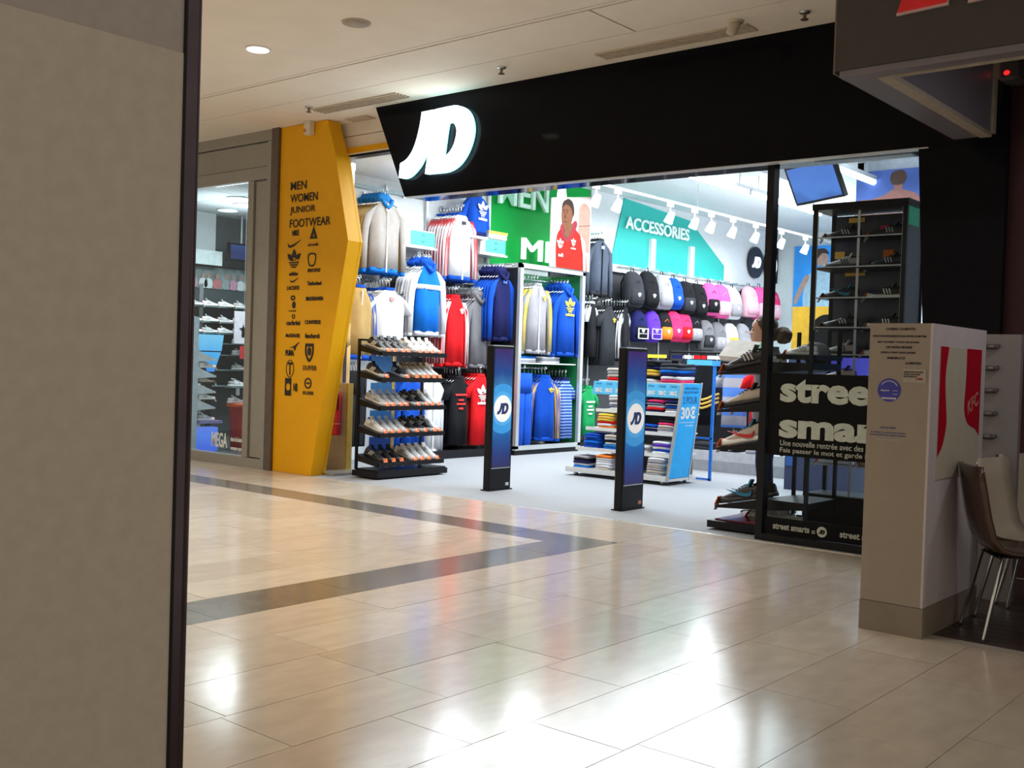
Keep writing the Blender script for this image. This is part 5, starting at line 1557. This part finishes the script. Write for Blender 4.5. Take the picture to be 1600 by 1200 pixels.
t = thing('shoe_box', 'white shoe box with green end lying on top of the window shoe stand', 'box', (-4.95, 0.75, 1.66))
MB().boxr((-5.0, 0.78, 1.67), (0.36, 0.24, 0.06), (R(42), R(3), R(-6))).build('box', tag_white, t)
MB().boxr((-4.775, 0.757, 1.66), (0.10, 0.244, 0.063), (R(42), R(3), R(-6))).build('green_end', M('box_green', (0.01, 0.30, 0.09), 0.5), t)
t = thing('shelf_table', 'black shelf with white trainers behind the window post', 'shelf', (-4.2, 0.6, 1.6))
MB().box(-4.4, -4.02, 0.32, 0.88, 1.60, 1.64).build('top', black, t)
MB().box(-4.40, -4.36, 0.36, 0.42, 1.585, 1.60).build('light', M('label_yellow', (0.9, 0.75, 0.05), 0.4), t)
shoe('white', 'white trainer on the black shelf behind the window post', (-4.08, 0.46, 1.642), (0, 0, R(180)), None, L=0.30)
t = thing('cap', 'grey cap on the black shelf behind the window post', 'cap', (-4.2, 0.70, 1.70))
MB().ell((-4.2, 0.72, 1.655), (0.13, 0.12, 0.11), 14, 8).build('crown', c_grey, t, True)
MB().ell((-4.30, 0.66, 1.652), (0.12, 0.09, 0.010), 14, 6).build('peak', c_grey, t, True)

# ------------------------------------------------------------------ tall shoe tower behind the window
tx0, tx1, ty0, ty1 = -4.44, -3.58, 1.12, 1.55
tw_ = thing('shoe_tower', 'tall black framed clear shoe tower behind the shop window', 'display cabinet', ((tx0 + tx1) / 2, 1.33, 0))
edge = M('acrylic_edge', (0.55, 0.58, 0.62), 0.2)
acr = glass('acrylic', (0.93, 0.95, 0.96), 0.04)
for x, y in ((tx0, ty0), (tx1, ty0), (tx0, ty1), (tx1, ty1)):
    MB().box(x - .02, x + .02, y - .015, y + .015, 0, 3.06).build('post', black, tw_)
MB().box(tx0 - .03, tx1 + .03, ty0 - .02, ty1 + .02, 3.03, 3.09).build('top', black, tw_)
MB().box(tx0 - .02, tx1 + .02, ty0 - .02, ty1 + .02, 0.0, 0.33).build('base', black, tw_)
MB().box(tx1 - .01, tx1 + .01, ty0, ty1, 0.33, 3.03).build('side_panel', M('tower_side', (0.02, 0.02, 0.025), 0.3), tw_)
MB().box(tx0 + .02, tx1 - .02, ty1 - .012, ty1 - .006, 1.43, 3.02).build('back_panel', M('tower_back_panel', (0.02, 0.02, 0.045), 0.25, var=.3, nscale=3), tw_)
TZ = [0.335, 0.62, 0.90, 1.18, 1.42, 1.665, 1.92, 2.20, 2.49, 2.77]
for k, z in enumerate(TZ):
    solid = k in (4, 6, 8)
    MB().box(tx0, tx1, ty0, ty1, z - (.02 if solid else .006), z).build('shelf', black if solid else acr, tw_)
    MB().box(tx0 + .02, tx1 - .02, ty0 - .006, ty0, z - .008, z + .004).build('shelf_edge', edge, tw_)
for z0, z1 in zip(TZ, TZ[1:] + [3.03]):
    MB().box((tx0 + tx1) / 2 - .004, (tx0 + tx1) / 2 + .004, ty0, ty1, z0 + .004, z1 - .02).build('divider', acr, tw_)
    MB().box((tx0 + tx1) / 2 - .012, (tx0 + tx1) / 2 + .012, ty0 - .006, ty0, z0 + .004, z1 - .02).build('divider_edge', edge, tw_)
    for x in (tx0 + .022, tx1 - .026):
        MB().box(x, x + .008, ty0 - .006, ty0, z0 + .004, z1 - .01).build('frame_edge', edge, tw_)
cols_ = [c_gold, c_purple, c_orange, c_blue]
for k, (x, z, w_, h_, c) in enumerate(((-4.20, 2.975, .16, .045, c_gold), (-4.33, 2.93, .0, .0, c_gold), (-4.36, 2.64, .10, .07, c_gold), (-4.20, 2.45, .2, .03, c_gold), (-3.92, 2.84, .09, .14, c_rose), (-3.80, 2.88, .12, .10, c_blue), (-3.88, 2.60, .10, .15, c_orange))):
    if w_:
        MB().box(x - w_ / 2, x + w_ / 2, ty1 - .03, ty1 - .025, z - h_ / 2, z + h_ / 2).build('picture_card', c, tw_)
MB().box(tx0 + .03, tx1 - .03, ty1 - .022, ty1 - .014, 1.44, 1.64).build('lit_back', screen('tower_back', [(0, (0.05, 0.04, 0.35)), (0.5, (0.10, 0.10, 0.65)), (1, (0.05, 0.25, 0.35))], axis='X', scale=1.2, offset=0.4, strength=0.7, noise=.3), tw_)
MB().box(tx1 + .011, tx1 + .016, 1.16, 1.42, 2.86, 3.03).build('green_card', M('card_green', (0.03, 0.42, 0.22), 0.5, emit=0.15), tw_)
tk = [('allblack', 'allblack'), ('stripe', 'allblack'), ('tealblack', 'black'), ('allblack', 'black'), ('stripe', 'grey'), ('cream', 'black'), ('black', 'grey'), ('cream', 'white'), ('grey', 'brown')]
for lvl, z, (ka, kb) in zip(('top', 'second', 'third', 'fourth', 'fifth', 'sixth', 'seventh', 'eighth', 'ninth'), reversed(TZ), tk):
    for kd, x, sd in ((ka, -4.06, 'left'), (kb, -3.64, 'right')):
        shoe(kd, '%s shoe in the %s compartment of the %s row of the shoe tower' % ({'allblack': 'black', 'stripe': 'grey striped', 'tealblack': 'dark blue', 'black': 'black and white', 'cream': 'cream', 'grey': 'grey', 'white': 'white', 'brown': 'white and tan'}[kd], sd, lvl), (x, 1.30, z + .002), (0, 0, R(180 + random.uniform(-8, 8))), None, L=0.35)

# ------------------------------------------------------------------ yellow display board, blue standee behind the tower
t = thing('yellow_board', 'yellow display board with a black disc left of the shoe tower', 'board', (-5.7, 4.0, 0))
MB().box(-6.02, -5.45, 4.0, 4.03, 1.70, 2.30).build('board', M('board_yellow', (0.80, 0.45, 0.03), 0.5), t)
link('disc', outline([ellipse(0, 0, .2, .2, 28)], black, 'disc', .004), t, Vector((-5.56, 3.99, 2.0)) - Vector(t.location), FACE_FRONT)
MB().box(-6.05, -5.2, 4.0, 4.5, 0.0, 1.70).build('cabinet', M('cabinet_navy', (0.03, 0.04, 0.10), 0.5), t)
MB().box(-6.03, -5.93, 3.99, 4.0, 0.3, 1.5).build('blue_stripe', M('stripe_blue', (0.02, 0.10, 0.35), 0.5), t)

# ------------------------------------------------------------------ television and pictures
t = thing('television', 'tilted flat television showing blue picture under the shop ceiling', 'television', (-6.1, 4.7, 3.98), R(-22))
pm = Euler((R(26), R(-2), 0)).to_matrix().to_4x4()
MB().box(-.44, .44, -.03, .03, -.27, .27, mat=pm).build('casing', black, t, world=False)
MB().box(-.405, .405, -.034, -.029, -.235, .235, mat=pm).build('screen', screen('tv_blue', [(0, (0.03, 0.08, 0.35)), (0.35, (0.10, 0.28, 0.85)), (0.7, (0.08, 0.22, 0.75)), (1, (0.15, 0.40, 0.9))], scale=1.2, offset=.2, strength=.8, noise=.5), t, world=False)
MB().cyl((0, .03, 0.1), (0, .12, .73), .02, .02, 8).build('ceiling_mount', satin, t, True, world=False)

def flat_poster(name, label, x0, x1, y, z0, z1, base, shapes):
    p = thing(name, label, 'poster', ((x0 + x1) / 2, y, z0))
    MB().box(x0, x1, y - .012, y, z0, z1).build('sheet', base, p)
    for k, (pts, m, nm) in enumerate(shapes):
        pp_ = [(x0 + u * (x1 - x0), z0 + v * (z1 - z0)) for u, v in pts]
        link(nm, outline([pp_], m, nm, .001), p, Vector((0, y - .014 - k * .002, 0)) - Vector(p.location), FACE_FRONT)
    return p
sky = M('poster_sky', (0.10, 0.17, 0.50), 0.6, var=.2, nscale=1.5)
bskin = M('poster_back_skin', (0.36, 0.17, 0.15), 0.6)
bhair = M('poster_brown_hair', (0.10, 0.06, 0.05), 0.7)
flat_poster('man_poster', 'poster of a bare shouldered man seen from behind against blue sky above the shoe tower', -6.69, -5.0, 7.46, 3.30, 4.57, sky, [
    (smooth_poly([(0, 0), (0.0, .60), (.14, .66), (.26, .70), (.32, .75), (.39, .77), (.46, .74), (.56, .68), (.62, .45), (.64, 0)], (0, 9)), bskin, 'shoulders'),
    (ellipse(.385, .80, .04, .09), bskin, 'neck'), (smooth_poly([(.315, .86), (.32, .95), (.38, .985), (.44, .965), (.455, .88), (.42, .82), (.35, .815)]), bhair, 'hair')])
lsky = M('poster_light_sky', (0.05, 0.32, 0.85), 0.6, var=.15, nscale=2, emit=.2)
flat_poster('boy_poster', 'tall poster of a leaning boy in pale clothes against blue sky on the back wall', -11.25, -9.6, 14.96, 2.60, 4.40, lsky, [
    (smooth_poly([(.18, .05), (.15, .35), (.22, .62), (.40, .72), (.60, .66), (.68, .40), (.62, .05)], (0, 6)), M('poster_tee', (0.45, 0.65, 0.80), 0.6), 'shirt'),
    (smooth_poly([(.05, .25), (.16, .45), (.24, .60), (.16, .60), (.02, .32)]), M('poster_arm', (0.55, 0.36, 0.30), 0.6), 'arm'),
    (ellipse(.42, .82, .10, .085), MATS['poster_arm'], 'face'), (smooth_poly([(.30, .84), (.32, .94), (.45, .96), (.52, .89), (.42, .90), (.36, .84)]), bhair, 'hair')])

# ------------------------------------------------------------------ ceiling tubes and spotlights of the shop
def batten(x, y0, y1, z, label):
    t = thing('tube_light', label, 'lamp', (x, (y0 + y1) / 2, z))
    MB().box(x - .05, x + .05, y0, y1, z + .03, z + .09).build('batten', shopwhite, t)
    MB().cyl((x, y0 + .03, z), (x, y1 - .03, z), .042, .042, 10).build('tube', tube_white, t, True)
    MB().box(x - .03, x + .03, y0, y0 + .03, z - .03, z + .04).box(x - .03, x + .03, y1 - .03, y1, z - .03, z + .04).build('end_cap', shopwhite, t)
    for y in (y0 + .3, y1 - .3):
        MB().cyl((x, y, z + .09), (x, y, 4.72), .008, .008, 6).build('hanger_rod', satin, t)
batten(-8.5, 4.4, 7.4, 4.40, 'long lit fluorescent tube nearest the fascia under shop ceiling')
batten(-8.5, 7.45, 10.2, 4.40, 'long lit fluorescent tube crossing behind the window post')
batten(-6.42, 6.1, 7.5, 4.40, 'short lit fluorescent tube right of the television')
batten(-6.42, 3.0, 4.3, 4.40, 'lit fluorescent tube hidden partly by the fascia above the television')
trk = thing('light_track', 'white ceiling track carrying spotlights along the left wall', 'light track', (-9.8, 8, 4.3))
MB().box(-9.82, -9.78, 4.0, 13.0, 4.28, 4.32).build('track', shopwhite, trk)
for y in (5, 8, 11):
    MB().cyl((-9.8, y, 4.32), (-9.8, y, 4.72), .008, .008, 6).build('hanger_rod', satin, trk)
spot_glow = M('spot_glow', (1, 1, 0.97), 0.4, emit=4.0)
def spot(x, y, z, label, tilt=25, drop=False):
    t = thing('spotlight', label, 'spotlight', (x, y, z))
    MB().box(-.03, .03, -.06, .06, .18, .28).build('gear_box', shopwhite, t, world=False)
    MB().cyl((0, 0, .18), (0, 0, .08), .012, .012, 8).build('stem', satin, t, world=False)
    if drop:
        MB().cyl((0, 0, .28), (0, 0, 4.725 - z), .012, .012, 8).build('drop_rod', satin, t, world=False)
    mt = Euler((0, R(tilt), 0)).to_matrix().to_4x4()
    MB().loft([[(r * math.cos(a), r * math.sin(a), zz) for a in [2 * math.pi * i / 14 for i in range(14)]] for r, zz in ((.045, .10), (.06, .06), (.075, -.06), (.085, -.09))], mat=mt).build('lamp_head', M('spot_white', (0.7, 0.72, 0.73), 0.4), t, True, world=False)
    MB().cyl((0, 0, -.088), (0, 0, -.098), .074, .074, 14, mat=mt).build('lens', spot_glow, t, world=False)
for k, (y, lab) in enumerate(((4.08, 'spotlight right above the red hooded man poster'), (4.95, 'bright spotlight touching the lower edge of the black fascia'), (5.54, 'spotlight left of the teal accessories wall'), (7.11, 'spotlight in front of the teal accessories wall'), (7.92, 'spotlight over the right half of the teal wall'), (8.5, 'small spotlight just right of the teal wall lettering'), (9.3, 'spotlight over the pink backpacks'), (10.2, 'spotlight left of the window post'), (11.3, 'spotlight just right of the window post'), (12.4, 'spotlight above the boy poster'))):
    spot(-9.8, y, 4.03, lab, 25 if k else 0)
spot(-5.6, 2.9, 3.98, 'bright spotlight in front of the television', drop=True)
spot(-4.1, 4.0, 3.98, 'spotlight at the right edge of the shop window', 10, True)
t = thing('ceiling_grille', 'grey rectangular ceiling grille near the window post', 'vent', (-7.0, 9.0, 4.715))
MB().box(-7.6, -6.3, 5.4, 6.4, 4.69, 4.718).build('grille', M('grille_grey', (0.45, 0.47, 0.5), 0.6), t)
for k in range(6):
    MB().box(-7.58, -6.32, 5.45 + k * .16, 5.49 + k * .16, 4.68, 4.69).build('grille_slat', MATS['grille_grey'], t)

# ------------------------------------------------------------------ woman customer behind the window post
K = 1.0 / UNIT
def woman():
    t = thing('person', 'woman in grey jacket with curly hair in a bun facing left behind the window post', 'person', (-4.95, 1.30, 0), R(205))
    # body surface: skin modifier over a joint skeleton, pelvis first
    J = [((0, 0, .95), .125, .10), ((0, 0, 1.10), .11, .085), ((.0, 0, 1.27), .135, .095), ((-.01, 0, 1.40), .11, .075), ((.02, 0, 1.475), .05, .05), ((.065, 0, 1.56), .055, .055)]
    E_ = [(0, 1), (1, 2), (2, 3), (3, 4), (4, 5)]
    for s in (-1, 1):
        b = len(J)
        J += [((0, s * .09, .88), .09, .09), ((.02, s * .10, .50), .058, .06), ((-.02, s * .10, .10), .036, .04), ((.10, s * .11, .035), .032, .03), ((.17, s * .115, .03), .028, .022)]
        E_ += [(0, b), (b, b + 1), (b + 1, b + 2), (b + 2, b + 3), (b + 3, b + 4)]
        b = len(J)
        J += [((-.01, s * .165, 1.37), .052, .05), ((-.03, s * .20, 1.10), .038, .038), ((.0, s * .205, .86), .028, .028), ((.012, s * .205, .79), .020, .030)]
        E_ += [(3, b), (b, b + 1), (b + 1, b + 2), (b + 2, b + 3)]
        w0 = b + 3
        for f, (dy, L) in enumerate(((-.028, .065), (-.010, .075), (.010, .07), (.028, .055))):
            b = len(J)
            J += [((.014 + dy, s * .207, .755), .0085, .0085), ((.018 + dy * 1.2, s * .205, .755 - L * .6), .008, .008), ((.028 + dy * 1.15, s * .198, .755 - L), .007, .007)]
            E_ += [(w0, b), (b, b + 1), (b + 1, b + 2)]
        b = len(J)
        J += [((.045, s * .198, .785), .009, .009), ((.058, s * .190, .745), .008, .008)]
        E_ += [(w0, b), (b, b + 1)]
    me = bpy.data.meshes.new('body')
    me.from_pydata([Vector(p) * K for p, _, _ in J], E_, [])
    o = bpy.data.objects.new('body', me)
    COL.objects.link(o)
    md = o.modifiers.new('skin', 'SKIN')
    sd = o.modifiers.new('sub', 'SUBSURF')
    sd.levels = 1
    for v, (_, a, b) in zip(me.skin_vertices[0].data, J):
        v.radius = (a * K, b * K)
    me.skin_vertices[0].data[0].use_root = True
    dg = bpy.context.evaluated_depsgraph_get()
    dg.update()
    bm_ = bpy.data.meshes.new_from_object(o.evaluated_get(dg))
    bpy.data.objects.remove(o)
    mb = MB()
    mb.add([tuple(v.co) for v in bm_.vertices], [tuple(p.vertices) for p in bm_.polygons])
    # head
    rings = []
    for z, fr, bk, hw, nose in ((-.01, .05, -.045, .045, 0), (.0, .070, -.05, .044, 0), (.012, .086, -.06, .050, .004), (.030, .090, -.07, .058, 0), (.045, .090, -.078, .062, .007), (.053, .089, -.08, .064, .002), (.061, .090, -.083, .066, .007), (.074, .088, -.09, .068, .004), (.082, .088, -.092, .070, .028), (.095, .087, -.098, .073, .023), (.112, .083, -.102, .075, .010), (.128, .085, -.104, .076, .004), (.145, .090, -.105, .077, 0), (.175, .086, -.104, .075, 0), (.205, .066, -.092, .064, 0), (.225, .035, -.06, .042, 0), (.233, .005, -.02, .015, 0)):
        ring = []
        for i in range(24):
            a = 2 * math.pi * i / 24
            c, s = math.cos(a), math.sin(a)
            x = (fr if c > 0 else -bk) * math.copysign(abs(c) ** .85, c)
            if i == 0:
                x += nose
            elif i in (1, 23):
                x += nose * .30
            ring.append(((x + .075) * K, hw * s * K, (1.525 + z) * K))
        rings.append(ring)
    mb.loft(rings)
    for s in (-1, 1):
        mb.ell((.055 * K, s * .078 * K, 1.63 * K), (.020 * K, .008 * K, .032 * K), 10, 6)
    mb.build('body', M('skin_light', (0.62, 0.34, 0.24), 0.5, var=.05), t, True, world=False)
    # jacket and trousers follow the body
    j = MB()
    def rg(z, hx, hy, dx=0):
        return [((dx + hx * math.cos(a)) * K, hy * math.sin(a) * K, z * K) for a in [2 * math.pi * i / 20 for i in range(20)]]
    j.loft([rg(.84, .135, .175), rg(.95, .14, .175), rg(1.10, .125, .155), rg(1.27, .135, .175), rg(1.38, .115, .185, -.01), rg(1.43, .085, .13, -.01), rg(1.475, .065, .075, -.008), rg(1.50, .066, .072, -.006)], cap=False)
    for s in (-1, 1):
        j.tube([(-.01 * K, s * .155 * K, 1.385 * K), (-.02 * K, s * .195 * K, 1.25 * K), (-.03 * K, s * .212 * K, 1.10 * K), (-.02 * K, s * .212 * K, 1.0 * K), (.0 * K, s * .21 * K, .86 * K)], [.068 * K, .062 * K, .055 * K, .050 * K, .042 * K], 12)
    j.build('jacket', c_grey, t, True, world=False)
    tr = MB()
    tr.loft([rg(.99, .125, .16), rg(.90, .13, .17), rg(.82, .115, .165)])
    for s in (-1, 1):
        tr.tube([(0, s * .09 * K, .88 * K), (.02 * K, s * .10 * K, .50 * K), (-.015 * K, s * .10 * K, .09 * K)], [.098 * K, .072 * K, .058 * K], 14)
    tr.build('trousers', c_navy, t, True, world=False)
    for s in (-1, 1):
        MB().ell((.07 * K, s * .108 * K, .038 * K), (.145 * K, .05 * K, .042 * K), 14, 8).build('shoe', s_black, t, True, world=False)
    hm = M('hair_brown', (0.085, 0.048, 0.022), 0.7, var=.5, nscale=60, bump=.4)
    h = MB()
    def hf(q):
        return 1 + .03 * math.sin(q.x * 160) * math.sin(q.z * 150) + .02 * math.sin(q.y * 140)
    h.ell((.048 * K, 0, 1.682 * K), (.108 * K, .089 * K, .092 * K), 20, 12, fn=hf)
    h.ell((-.012 * K, 0, 1.62 * K), (.06 * K, .072 * K, .075 * K), 14, 8, fn=hf)
    ho = h.build('hair', hm, t, True, world=False)
    b = MB()
    def bf(q):
        return 1 + .10 * math.sin(q.x * 70) * math.sin(q.z * 80) + .08 * math.sin(q.y * 95)
    b.ell((-.102 * K, 0, 1.60 * K), (.078 * K, .075 * K, .072 * K), 18, 12, fn=bf)
    b.build('bun', hm, ho, True, world=False)
    for s in (-1, 1):
        MB().ell((.151 * K, s * .034 * K, 1.640 * K), (.010 * K, .014 * K, .007 * K), 10, 6).build('eye', s_black, t, True, world=False)
        MB().boxr((.159 * K, s * .036 * K, 1.662 * K), (.012 * K, .036 * K, .005 * K), (R(s * 4), 0, R(-s * 18))).build('eyebrow', hm, t, world=False)
    MB().ell((.164 * K, 0, 1.578 * K), (.008 * K, .022 * K, .008 * K), 10, 6).build('lips', M('lips', (0.5, 0.15, 0.13), 0.5), t, True, world=False)
woman()

# ------------------------------------------------------------------ goods inside the neighbour shop
nlamp = M('neighbour_lamp', (0.95, 1, 0.95), 0.4, emit=4.0)
for x, y, lab in ((-14.25, 1.55, 'left oval lamp'), (-14.8, 2.06, 'right oval lamp'), (-15.6, 2.3, 'faint far lamp')):
    t = thing('ceiling_lamp', lab + ' on the grey ceiling of the neighbour shop', 'lamp', (x, y, 3.93))
    MB().cyl((x, y, 3.936), (x, y, 3.915), .19, .18, 20).build('rim', grey_wall, t, True)
    MB().cyl((x, y, 3.918), (x, y, 3.908), .165, .165, 20).build('lens', nlamp if 'oval' in lab else M('neighbour_lamp_dim', (0.8, .9, .9), .4, emit=.8), t)
shw = thing('shoe_wall', 'dark shelved shoe wall inside the neighbour shop', 'shelf', (-16.3, 3.0, 0))
MB().box(-16.5, -16.42, 0.6, 5.5, 0.0, 2.7).build('back_panel', M('shoe_wall_dark', (0.05, 0.065, 0.07), 0.5), shw)
glass_shelf = M('shelf_greenish', (0.16, 0.22, 0.22), 0.2)
NZ = (2.30, 2.03, 1.84, 1.66, 1.46, 1.20, 0.92)
for z in NZ:
    MB().box(-16.42, -16.0, 0.6, 5.5, z - .02, z).build('shelf', glass_shelf, shw)
for y in (1.0, 2.35, 3.7, 5.0):
    MB().box(-16.42, -16.38, y - .04, y + .04, 0, 2.7).build('upright', satin, shw)
for r, z in enumerate(NZ):
    for k in range(8):
        y = 1.35 + k * .32
        if r > 2 and k in (3, 4) or y > 3.6:
            continue
        kd = ('grey', 'white', 'grey', 'white', 'white')[(k + r) % 5]
        shoe(kd, 'trainer, %s from left, %s row from the top, neighbour shoe wall' % (NTH[k], NTH[r]), (-16.06, y - .16, z + .002), (0, 0, R(80 + random.uniform(-8, 8))), 'trainers in the %s row of the neighbour shoe wall' % NTH[r], L=0.30)
t = thing('header_board', 'pale header board above the crowd picture in the neighbour shop', 'board', (-16.2, 2.0, 3.1))
MB().box(-16.22, -16.18, 0.8, 2.62, 3.02, 3.27).build('board', M('board_pale', (0.62, 0.70, 0.70), 0.5), t)
MB().box(-16.25, -16.22, 0.9, 2.5, 3.27, 3.93).build('hanger', grey_wall, t)
t = thing('wall_television', 'small dark blue television on the neighbour shop wall', 'television', (-16.0, 2.9, 3.3))
MB().box(-16.05, -15.98, 2.62, 3.22, 3.12, 3.43).build('casing', black, t)
MB().box(-15.98, -15.975, 2.65, 3.19, 3.15, 3.40).build('screen', screen('neighbour_tv', [(0, (0.02, 0.04, 0.15)), (0.5, (0.03, 0.10, 0.32)), (1, (0.03, 0.07, 0.22))], scale=2, strength=.8), t)
MB().cyl((-16.02, 2.9, 3.43), (-16.02, 2.9, 3.93), .02, .02, 8).build('mount', satin, t)
cp = thing('crowd_picture', 'wide photo panel of a crowd in the neighbour shop', 'poster', (-16.3, 2.5, 2.6))
MB().box(-16.42, -16.40, 0.6, 5.0, 2.62, 3.0).build('sheet', M('crowd_base', (0.16, 0.20, 0.20), 0.6, var=.5, nscale=6), cp)
for k in range(16):
    y = 1.4 + k * .16 + random.uniform(-.03, .03)
    c = random.choice(((.5, .25, .35), (.15, .35, .55), (.55, .6, .6), (.25, .3, .3), (.45, .15, .15)))
    mt = M('crowd_%d' % (k % 5), c, .7)
    link('figure', outline([smooth_poly([(-.07, 0), (-.08, .12), (-.03, .16), (.03, .16), (.08, .12), (.07, 0)])], mt, 'figure', .003), cp, Vector((-16.395, y, 2.64)) - Vector(cp.location), FACE_RIGHT)
    link('figure_head', outline([ellipse(0, 0, .035, .045, 10)], M('crowd_skin', (.35, .22, .17), .7), 'figure_head', .003), cp, Vector((-16.394, y, 2.85)) - Vector(cp.location), FACE_RIGHT)
t = thing('cyan_display', 'glowing cyan funnel shaped display panel in the neighbour shop', 'display', (-15.9, 2.15, 1.2))
cy = screen('cyan_screen', [(0, (0.05, 0.25, 0.9)), (0.5, (0.06, 0.45, 0.95)), (1, (0.2, 0.65, 1.0))], scale=1.5, strength=.9, noise=.4)
MB().prism([(1.80, 1.80), (2.50, 1.80), (2.46, 1.52), (2.0, 1.52)], 'X', -15.93, -15.9).build('upper_panel', cy, t)
MB().prism([(2.02, 1.50), (2.45, 1.50), (2.32, 1.16), (2.20, 1.16)], 'X', -15.93, -15.9).build('lower_panel', cy, t)
MB().box(-15.96, -15.93, 2.2, 2.3, 0.0, 1.7).build('stand', black, t)
t = thing('hanging_banner', 'white hanging banner with small black figure and red card in the neighbour shop', 'banner', (-15.6, 2.5, 1.6))
MB().box(-15.62, -15.60, 2.50, 2.90, 1.66, 2.22).build('banner', M('banner_white', (0.60, 0.56, 0.60), 0.6), t)
MB().box(-15.60, -15.59, 2.62, 2.82, 1.40, 1.62).build('red_card', M('card_red', (0.5, 0.03, 0.03), 0.5), t)
link('figure', outline([smooth_poly([(-.03, 0), (-.03, .1), (-.08, .14), (-.02, .16), (0, .22), (.02, .16), (.08, .14), (.03, .1), (.03, 0)])], black, 'figure', .003), t, Vector((-15.596, 2.68, 1.78)) - Vector(t.location), FACE_RIGHT)
MB().cyl((-15.61, 2.7, 2.22), (-15.61, 2.7, 3.93), .006, .006, 6).build('cord', satin, t)
# fin display close to the glass
fd = thing('fin_display', 'pale shoe display column with slanted fins and glowing blue foot behind the neighbour window', 'display', (-14.0, 0.75, 0))
MB().box(-14.1, -13.95, 0.42, 0.70, 0.0, 2.02).build('column', M('column_pale', (0.52, 0.60, 0.66), 0.3), fd)
for z in (1.35, 1.10, 0.86, 0.62):
    MB().prism([(.70, z), (1.02, z + .02), (1.02, z + .04), (.70, z + .16)], 'X', -14.1, -13.95).build('fin', M('fin_white', (0.6, 0.66, 0.7), 0.3), fd)
MB().box(-14.12, -13.93, 0.76, 1.06, 0.0, 0.36).build('lit_foot', screen('foot_blue', [(0, (0.05, 0.12, 0.75)), (0.6, (0.10, 0.25, 0.9)), (1, (0.15, 0.2, 0.8))], scale=2, strength=.9), fd)
MB().box(-14.15, -13.9, 0.72, 1.12, 0.42, 0.46).build('lilac_shelf', M('shelf_lilac', (0.30, 0.26, 0.55), 0.4), fd)
for k, z in enumerate((1.26, 1.02, 0.78, 0.465)):
    shoe(('white', 'cream', 'white', 'grey')[k], '%s trainer on the fin display behind the neighbour window' % ('topmost', 'second', 'third', 'lowest')[k], (-14.02, 0.74, z), (0, 0, R(88)), 'trainers on the fin display', L=0.30)
t = thing('red_tub', 'red tub stand with an orange rim in the neighbour shop', 'tub', (-14.0, 1.45, 0))
MB().loft([[(-14.0 + r * math.cos(a), 1.45 + r * math.sin(a), z) for a in [2 * math.pi * i / 16 for i in range(16)]] for r, z in ((.10, .0), (.11, .35), (.13, .64), (.15, .66))]).build('tub', M('tub_red', (0.38, 0.02, 0.015), .4), t, True)
MB().cyl((-14.0, 1.45, .66), (-14.0, 1.45, .72), .16, .16, 16).build('rim', M('tub_orange', (0.7, 0.1, 0.02), .4), t, True)
for k, (z, kd) in enumerate(((.722, 'white'), (0.98, 'grey'))):
    if k:
        MB().box(-14.1, -13.9, 1.28, 1.62, .955, .975).build('shelf', glass_shelf, t)
        MB().box(-14.02, -13.98, 1.43, 1.47, .84, .955).build('riser', satin, t)
    shoe(kd, '%s trainer on the red tub stand of the neighbour shop' % ('white', 'grey')[k], (-14.0, 1.28, z), (0, 0, R(90)), 'trainers on the red tub stand', L=0.30)

# ------------------------------------------------------------------ from survey units to metres
done = set()
S4 = Matrix.Scale(UNIT, 4)
for ob in list(COL.objects):
    if ob.type == 'CAMERA':
        m = ob.matrix_world.copy()
        m.translation = m.translation * UNIT
        ob.matrix_world = m
        continue
    ob.location = ob.location * UNIT
    if ob.type == 'LIGHT':
        d = ob.data
        d.size *= UNIT
        d.size_y *= UNIT
        d.energy *= UNIT * UNIT
    elif ob.type == 'MESH' and ob.data.name not in done:
        done.add(ob.data.name)
        ob.data.transform(S4)
        ob.data.update()
